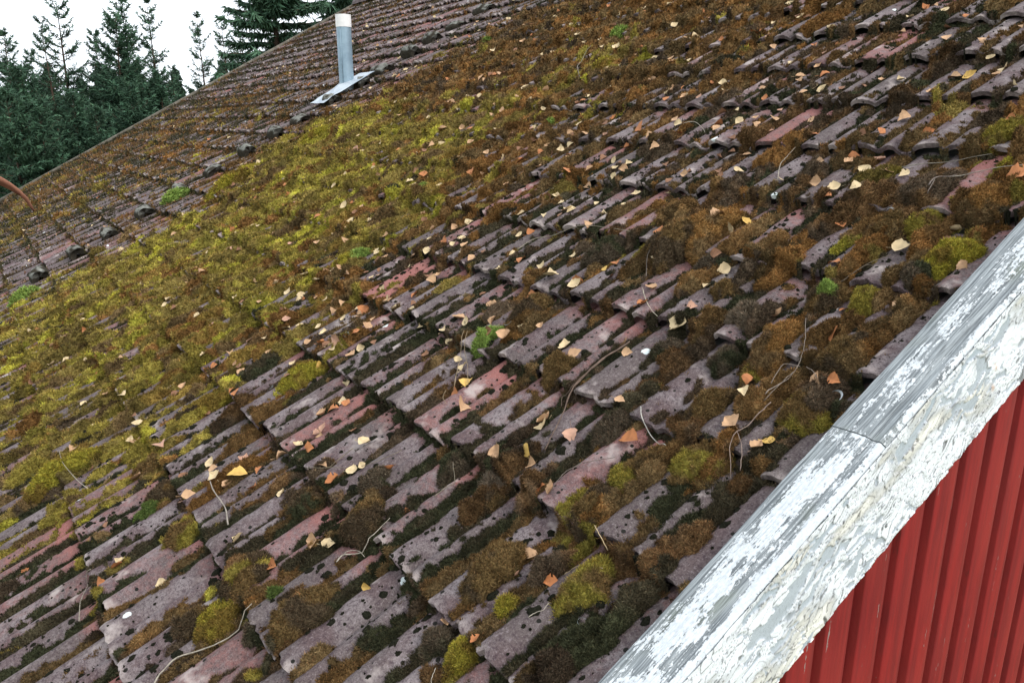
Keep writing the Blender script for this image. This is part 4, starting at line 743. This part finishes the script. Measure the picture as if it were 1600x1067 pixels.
def near_lm(x, y):
    nm, a, b_ = min(LMK, key=lambda q: (q[1] - x) ** 2 + (q[2] - y) ** 2); dx, dy = x - a, y - b_; d = math.hypot(dx, dy)
    vd = 'below' if dy > abs(dx) * .5 else 'above' if dy < -abs(dx) * .5 else ''; hd = 'left' if dx < -abs(dy) * .5 else 'right' if dx > abs(dy) * .5 else ''
    dr = (vd + (' and ' if vd and hd else '') + hd) + (' of' if hd else ''); return f"{'close' if d < 32 else 'a bit' if d < 65 else 'well'} {dr} {nm}"
used_lb = set()
where = lambda x, y: ('near the vent pipe' if abs(x - 560) < 130 and y < 230 else 'on the yellow green moss of the left half' if x < 560 and y > 230 else 'on the brown moss of the upper middle' if x < 900 and y < 300 else 'on the moss of the middle of the roof' if x < 900 else 'among the dark tufts of the upper right')
for (cx, cy, sg, n_) in CLU:
    for _ in range(n_):
        x_, y_ = rl.gauss(cx, sg), rl.gauss(cy, sg * .6)
        if y_ > 640 or y_ < 4 or x_ < 20 or x_ > 1500: continue
        u, v, d = on_roof(x_, y_)
        if d > 9.5 or u > -1.1 or d < 0 or u < -7.7: continue
        kd = rl.choice(['tan', 'tan', 'cream', 'cream', 'orange', 'pink', 'brown'])
        if n_ind < 155:
            sz_ = rl.uniform(7, 13); lb = None
            for adj in (('tiny' if sz_ < 9 else 'small' if sz_ < 11.3 else 'broader'), 'rather ' + ('tiny' if sz_ < 9 else 'small' if sz_ < 11.3 else 'broad')):
                lb = f'{adj} {tone[kd]} birch leaf {near_lm(x_, y_)}'
                if lb not in used_lb: break
            if lb in used_lb: placed.append((u, v, kd)); continue
            used_lb.add(lb); add_leaf(x_, y_, kd, sz_, lb, rl); n_ind += 1
        else: placed.append((u, v, kd))
for _ in range(1500):
    u = -1.3 - 13 * rl.random() ** 1.3; v = rl.uniform(-.6, 7)
    if bool(inview(u, v, 0)) and dist(u, v) > 2.6 and rl.random() < (.9 if u > -8 else .4): placed.append((u, v, rl.choice(['tan', 'cream', 'cream', 'orange', 'brown'])))
VV, FF, CCc = [], [], []; n = 0
for (u, v, kd) in placed:
    me = rl.choice(LM[kd]); co_ = np.empty(len(me.vertices) * 3, np.float32); me.vertices.foreach_get('co', co_); co_ = co_.reshape(-1, 3)
    ca = np.empty(len(me.vertices) * 4, np.float32); me.color_attributes['Col'].data.foreach_get('color', ca); ca = ca.reshape(-1, 4)[:, :3]
    fr = Matrix((UX, VX, NX)).transposed(); R3 = np.array(fr @ Matrix.Rotation(rl.uniform(0, 6.28), 3, 'Z') @ Matrix.Rotation(rl.gauss(0, .4), 3, 'X')); s_ = rl.uniform(.03, .05) * (1 if dist(u, v) < 6 else 1.15)
    VV.append(P3(u, v, surf_z(u, v) + .008) + (co_ * s_) @ R3.T); CCc.append(ca); FF.append(np.array([list(p.vertices) for p in me.polygons]) + n); n += len(co_)
tag(mesh_np('leaf_litter', np.concatenate(VV), [np.concatenate(FF)], M_leaf, None, np.concatenate(CCc), True), 'scattered tiny birch leaves far up and along the mossy roof', 'leaves', kind='stuff')

# ------------------------------------------------------------------ twigs
def twig(paths, r_px, col, label, name='twig', lift=.009, cat='twig'):
    col = [q * .84 for q in col]
    mb = MB(); loc = None
    for pi, path in enumerate(paths):
        pts = []; uvs = [on_roof(x, y, .02) for x, y in path]; fine = []
        for k in range(len(uvs) - 1):
            for q in range(5): t_ = q / 5; fine.append([uvs[k][m] * (1 - t_) + uvs[k + 1][m] * t_ for m in range(3)])
        fine.append(list(uvs[-1])); zs = [surf_z(f_[0], f_[1]) for f_ in fine]
        zs2 = [max(zs[max(0, k - 3):k + 4]) for k in range(len(zs))]; zs2 = [sum(zs2[max(0, k - 2):k + 3]) / len(zs2[max(0, k - 2):k + 3]) for k in range(len(zs2))]
        # keep the line of the stem smooth in plan
        F_ = np.array(fine)
        for _ in range(3): F_[1:-1] = (F_[:-2] + 2 * F_[1:-1] + F_[2:]) / 4
        for k, f_ in enumerate(F_): pts.append(P3(f_[0] + random.uniform(-.0012, .0012), f_[1], zs2[k] + lift))
        m = len(pts); d = fine[0][2]; r0 = r_px * d / F * .36 * (1 if pi == 0 else .6); rad = [max(r0 * (1 - .6 * k / m) * random.uniform(.85, 1.15), .0009) for k in range(m)]
        mb.tube(pts, rad, 6, [S(*col) * random.uniform(.75, 1.2) for _ in pts])
        if loc is None: loc = pts[0]
    o = mb.build(name, M_twig, None, True, loc=loc); tag(o, label, cat, 'dead twigs lying on the roof'); return o
GT = (176, 166, 150); DT = (118, 98, 86)
TW_ = [([[(223,1072),(235,1040),(262,1013),(310,995),(350,975),(375,960),(394,943)]],4.6,GT,'long pale bent twig running up from the bottom edge at the lower left'),
([[(978,520),(945,545),(905,590),(880,612),(868,640),(855,668),(845,690)],[(905,590),(885,600),(870,602),(868,617)],[(945,547),(920,575),(897,595),(892,603)]],4.4,DT,'branching brown twig lying down the slope right of the centre'),
([[(998,628),(1000,648),(1012,664),(1024,676),(1036,685)]],2.6,(200,196,186),'short whitish curved stem below the dark mound'),
([[(107,955),(109,925),(113,905),(122,893),(138,885)]],2.4,GT,'thin pale bent stalk at a tile end in the lower left'),
([[(513,862),(522,850),(540,848),(560,842),(578,828),(603,800)],[(522,852),(530,843),(548,842),(556,852)]],3.4,GT,'curled pale twig forming a loop, lower left centre'),
([[(350,812),(346,785),(334,768),(326,745),(322,728)],[(340,775),(332,766),(329,757)]],3.6,(170,160,148),'forked dead twig standing on the purple tile below the cream leaf'),
([[(700,592),(706,565),(713,535),(722,512)],[(724,585),(722,560),(720,540),(727,512)],[(690,598),(686,612),(692,622)]],2.2,(160,140,112),'thin straw stalks looping in the centre'),
([[(1195,615),(1225,585),(1247,562),(1257,530),(1258,492)],[(1247,562),(1225,566),(1205,600)],[(1256,560),(1270,580),(1278,592)],[(1240,570),(1222,590),(1192,622)]],2.6,(150,136,124),'bushy grey twig sprawled between the olive dome and the grey tile'),
([[(1202,620),(1172,648),(1150,668),(1140,690),(1136,730)],[(1150,668),(1158,690),(1153,725)]],2.6,(150,130,118),'forked twig beside the pair of leaves by the capping board'),
([[(803,378),(830,358),(870,350),(910,346),(945,352),(985,362)]],1.8,(160,150,132),'long thin arching stalk above the rusty round cushion'),
([[(1004,418),(1008,400),(1016,386),(1032,372)]],2.4,(120,108,98),'thin dark arching twig beside the olive brown cushion'),
([[(1482,276),(1530,270),(1600,264)]],2.4,GT,'pale straight twig pointing to the right edge'),([[(1405,243),(1450,235),(1500,228),(1548,221)]],2.2,(150,142,128),'thin straight twig above the pale one, right side'),
([[(650,1066),(657,1050),(662,1035),(667,1025)]],2.2,GT,'short pale stalk at the bottom edge by the yellow cushion'),([[(872,880),(890,873),(910,870),(936,876)]],1.8,(170,150,120),'thin straw stems lying on the big olive dome'),
([[(928,818),(935,832),(943,846)]],1.8,(216,190,150),'two pale pine needles stuck in dark moss'),([[(1000,440),(1006,462),(1016,478),(1024,486)]],2.2,(190,180,160),'short pale stalk crossing a dark gutter'),
([[(1310,425),(1336,412),(1360,398),(1390,385)],[(1350,403),(1362,404)]],2.2,(120,106,90),'thin brown stalk over the brown dome, right'),([[(1452,300),(1462,288),(1478,280),(1495,273)],[(1462,288),(1450,312)]],3.4,(130,118,110),'crooked grey twig bundle between the right hand mounds'),
([[(545,690),(520,712),(505,728),(480,735)],[(620,690),(580,712),(540,722),(500,722)]],1.8,(130,118,98),'thin dark bent stems across the purple tile'),([[(905,712),(880,728),(868,745),(858,762)],[(905,712),(930,706),(955,700)]],2.4,(120,108,100),'curved dark stem around the grey tile with white lichen'),
([[(130,755),(118,748),(105,730),(100,712)]],2.0,GT,'fine pale hooked stalk on the yellow bank'),([[(668,760),(690,742),(702,735),(702,712)]],2.2,(140,130,112),'straw stalk beside the dark cushion in the centre'),
([[(905,118),(900,100),(910,90),(925,75)]],2.0,(150,140,126),'thin stalk near the yellow streak at the top'),([[(1065,188),(1085,182),(1095,190),(1099,198)]],1.6,GT,'tiny arching stalk above the grey rolls, upper right'),
([[(820,955),(828,948),(842,942),(850,930)]],2.0,GT,'pale stalk on the purple tile at the bottom centre'),([[(1212,270),(1215,245),(1225,228),(1240,215)]],2.0,GT,'upright pale stalk left of the long red tile')]
for a in TW_: twig(*a)
# pale curls
for (px_, py_, sz, lb) in ((541,526,14,'grey white curled ring of peeled bark below the rusty hump'),(789,499,11,'pale curled ring on the red tile above the lime tuft'),(1388,322,14,'small white feather on the brown mound, right side'),(1300,604,24,'pale feather-like curled leaf above the large olive dome'),(413,597,12,'grey curl beside the yellow green cushion'),(900,958,22,'whitish curled strip on the grey tile at the bottom')):
    u, v, d = on_roof(px_, py_, .02); z = surf_z(u, v) + .004; s_ = sz * d / F; V = []; nn_ = 18
    for k in range(nn_):
        t_ = k / (nn_ - 1); an = t_ * 4.6 + px_
        c_ = np.array([math.cos(an) * .42, math.sin(an) * .42 + t_ * .3]) * s_; w_ = s_ * .17 * math.sin(math.pi * (.12 + .85 * t_))
        for e in (-1, 1): V.append(P3(u + c_[0] * (1 + e * .05), v + c_[1], z + .004 + e * w_ * .6 + w_) + e * w_ * .5 * UX)
    o = mesh_np('bark_curl', np.array(V), [[(2 * k, 2 * k + 1, 2 * k + 3, 2 * k + 2) for k in range(nn_ - 1)]], M_leaf, None, np.tile(S(196, 202, 204), (len(V), 1)), True, loc=P3(u, v, z)); tag(o, lb, 'curl')

# bare reddish branch leaning over the roof at the left edge
def at_depth(x, y, d): return CAM + ray(x, y) * d
mb = MB(); col = [S(150, 104, 84) * random.uniform(.8, 1.15) for _ in range(9)]
u_, v_, d_ = on_roof(53, 328); 
p1 = [at_depth(-60, 262, d_ - 1.0), at_depth(-25, 270, d_ - .85), at_depth(0, 281, d_ - .7), at_depth(14, 289, d_ - .5), at_depth(28, 299, d_ - .32), at_depth(40, 310, d_ - .18), at_depth(48, 322, d_ - .06), at_depth(53, 330, d_)]
mb.tube(p1, [.045, .042, .040, .037, .033, .028, .022, .012], 9, col[:8])
p2 = [at_depth(-60, 276, d_ - .95), at_depth(-20, 280, d_ - .8), at_depth(0, 286, d_ - .65), at_depth(16, 294, d_ - .45), at_depth(30, 303, d_ - .3)]
mb.tube(p2, [.030, .03, .028, .026, .02], 8, col[:5])
tag(mb.build('bare_branch', M_twig, None, True, loc=p1[-1]), 'bare reddish double branch arching onto the roof at the left edge', 'branch')

# ------------------------------------------------------------------ spruces behind the house
def spruce_mesh(hgt, spread, seed, sparse_top=.3, droop=.5, dens=1.0, needle=.24):
    rg = np.random.default_rng(seed); TV = MB(); n = 14
    lean = rg.normal(0, .012, 2); tp = [np.array([lean[0] * hgt * (k / n) ** 2, lean[1] * hgt * (k / n) ** 2, hgt * k / n]) for k in range(n + 1)]
    TV.tube(tp, [max(.012, hgt * .013 * (1 - k / n) ** .9) for k in range(n + 1)], 7, S(74, 60, 50))
    Pn, Dn, Ln, Cn = [], [], [], []
    z = hgt * .06
    while z < hgt * .975:
        f = 1 - z / hgt; step = (.16 + .22 * (z / hgt) ** 2.5 * (1 + sparse_top)) * hgt / 12; z += step * rg.uniform(.8, 1.2)
        nb2 = 5 if f < .5 else 6
        ox = np.interp(z, [p[2] for p in tp], [p[0] for p in tp]); oy = np.interp(z, [p[2] for p in tp], [p[1] for p in tp])
        for k in range(nb2):
            if rg.random() < .12 + sparse_top * .35 * (f < .35): continue
            az_ = rg.uniform(0, 2 * math.pi); L = spread * (f ** .72) * rg.uniform(.6, 1.12) + .10
            up = .75 * (1 - f) ** 1.5 - droop * f * .6 + .1; m = max(4, int(L / .16)); pts = []
            for q in range(m + 1):
                t_ = q / m; pts.append(np.array([ox + math.cos(az_) * L * t_, oy + math.sin(az_) * L * t_, z + L * (up * t_ - droop * .5 * f * t_ * t_ * 1.4 + .28 * t_ ** 3)]))
            TV.tube(pts[::max(1, m // 3)] if m > 3 else pts, [.012 * (1 + L) * (1 - .7 * q / m) for q in range(len(pts[::max(1, m // 3)] if m > 3 else pts))], 4, S(78, 66, 54), cap=False)
            shade = rg.uniform(.75, 1.25)
            # needle sprays along the branch and its side twigs
            for q in range(1, m + 1):
                p = pts[q]; d = pts[q] - pts[q - 1]; d /= np.linalg.norm(d); sd_ = np.cross(d, [0, 0, 1.]); sd_ /= (np.linalg.norm(sd_) + 1e-6)
                tl = min(.42, L * .34) * (1.1 - .75 * q / m) + .06
                for sgn in (-1, 1, 0):
                    dd = d * (.75 if sgn else 1) + sgn * sd_ * rg.uniform(.5, .95) + np.array([0, 0, -droop * f * rg.uniform(.1, .9)]); dd /= np.linalg.norm(dd)
                    ns2 = max(3, int(tl / .045 * dens))
                    for s2 in range(ns2):
                        pp = p + dd * tl * (s2 + rg.random()) / ns2; rd = rg.normal(size=3) * .75; nd = dd * .7 + rd * .6 + np.array([0, 0, -.25 * droop]); nd /= np.linalg.norm(nd)
                        Pn.append(pp); Dn.append(nd); Ln.append(needle * rg.uniform(.6, 1.3)); Cn.append(shade * rg.uniform(.7, 1.3) * (1.25 if q == m else 1))
        
    for k in range(10):  # leader shoots
        zz = hgt * (.90 + .01 * k); Pn.append(np.array([lean[0] * hgt * (zz / hgt) ** 2, lean[1] * hgt * (zz / hgt) ** 2, zz])); Dn.append(np.array([rg.normal() * .4, rg.normal() * .4, .8])); Ln.append(.09); Cn.append(1.2)
    Pn, Dn, Ln, Cn = np.array(Pn), np.array(Dn), np.array(Ln)[:, None], np.array(Cn)[:, None]
    sd_ = np.cross(Dn, rg.normal(size=Dn.shape)); sd_ /= np.linalg.norm(sd_, axis=1, keepdims=True); w = Ln * .30
    V = np.stack([Pn - sd_ * w * .5, Pn + sd_ * w * .5, Pn + Dn * Ln + sd_ * w * .1], 1).reshape(-1, 3); c = S(54, 82, 64) * Cn
    hue = rg.random(len(Pn))[:, None]; c = c * (1 - hue * .3) + S(84, 106, 76) * Cn * hue * .3
    C = np.repeat(c, 3, 0)
    tr = TV.build('trunk', M_twig, None, True); cr = mesh_np('crown', V, [np.arange(len(V)).reshape(-1, 3)], M_needle, None, C); mt, mc = tr.data, cr.data
    bpy.data.objects.remove(tr); bpy.data.objects.remove(cr); print('spruce tris', len(Pn)); return mt, mc
SP = [spruce_mesh(12, 1.8, 1, .55, .4, 1.1, .19), spruce_mesh(12, 2.2, 2, .35, .5, 1.1, .21), spruce_mesh(12, 2.9, 3, .1, .7, 1.2), spruce_mesh(12, 3.3, 4, .1, .9, 1.2, .28)]
BIG = spruce_mesh(17, 4.0, 9, .0, 1.3, 1.5, .30)
def tree(px_, top_y, D, var, label, big=False, grp='spruces behind the house'):
    r = ray(px_, top_y); k = D / math.hypot(r[0], r[1]); p = CAM + r * k; h = p[2]; me = BIG if big else SP[var]; s_ = h / (17 if big else 12)
    t_ = empty('spruce_tree', (p[0], p[1], 0)); t_.scale = (s_ * (1 if not big else 1), s_, s_); t_.rotation_euler = (0, 0, random.uniform(0, 6.28))
    for nm, m in (('trunk', me[0]), ('crown', me[1])):
        o = bpy.data.objects.new(nm, m); COL.objects.link(o); o.parent = t_
    tag(t_, label, 'tree', grp)
TR = [(82,-14,34,0,'tall thin spruce with the highest bare leader at the left'),(68,42,33,0,'slim spruce just left of the highest bare leader'),(50,92,36,1,'short spruce top between the left edge and the slim one'),(4,62,33,1,'spruce cut by the left edge of the photo'),(30,112,30,3,'low dark bushy spruce near the left edge'),
(192,10,34,1,'pointed spruce, right one of the dense pair'),(170,28,33,2,'dense spruce, left one of the pair with the forked top'),(150,62,36,1,'thin leader showing left of the dense pair'),(232,12,36,0,'spruce with an open top right of the dense pair'),(266,112,38,0,'low spruce top right of the open topped one'),
(311,34,38,0,'thin lone leader in the gap left of the big dark spruce'),(347,38,38,0,'thin leader next to the lone one, nearer the big dark spruce'),(374,52,40,1,'spruce top partly hidden by the big dark spruce'),
(112,150,29,3,'broad dark spruce filling the lower middle of the left grove'),(200,135,30,3,'broad dark spruce under the dense pair'),(60,165,27,2,'dark spruce low in front of the grove'),(150,175,28,3,'dark low spruce right of the front one'),(10,150,27,3,'dark spruce at the left edge in front'),(250,120,33,3,'dark spruce by the far roof corner'),(-40,80,31,2,'spruce just outside the left grove'),(20,100,36,2,'pointed spruce behind the one cut by the left edge')]
for a in TR: tree(*a)
tree(412, -230, 24, 0, 'big dark drooping spruce behind the far end of the ridge', True, None); tree(520, -250, 29, 0, 'second big dark spruce right of the first, behind the ridge', True, None)
# far-off wood closing the horizon behind the grove
rg = np.random.default_rng(77); Pn = []; 
for k in range(260):
    a_ = math.pi + rg.uniform(-.9, .35); R_ = rg.uniform(70, 110); cx, cy = R_ * math.cos(a_), R_ * math.sin(a_) ; hh_ = rg.uniform(6, 10); m = 420
    z = rg.random(m) ** .8 * hh_; rr = 2.4 * (1 - z / hh_) + .1; an = rg.uniform(0, 6.28, m); q = rg.random(m) ** .5
    P = np.stack([cx + rr * q * np.cos(an), cy + rr * q * np.sin(an), z], 1); d = rg.normal(size=(m, 3)) * .3 + np.array([0, 0, -.3]); s1 = rg.normal(size=(m, 3)) * .3; Pn.append(np.stack([P - s1 * .5, P + s1 * .5, P + d], 1).reshape(-1, 3))
V = np.concatenate(Pn); tag(mesh_np('distant_wood', V, [np.arange(len(V)).reshape(-1, 3)], M_needle, None, np.tile(S(44, 62, 48), (len(V), 1)) * np.repeat(rg.uniform(.7, 1.3, len(V) // 3), 3)[:, None]), 'far dark wood along the horizon behind the spruces', 'wood', kind='stuff')
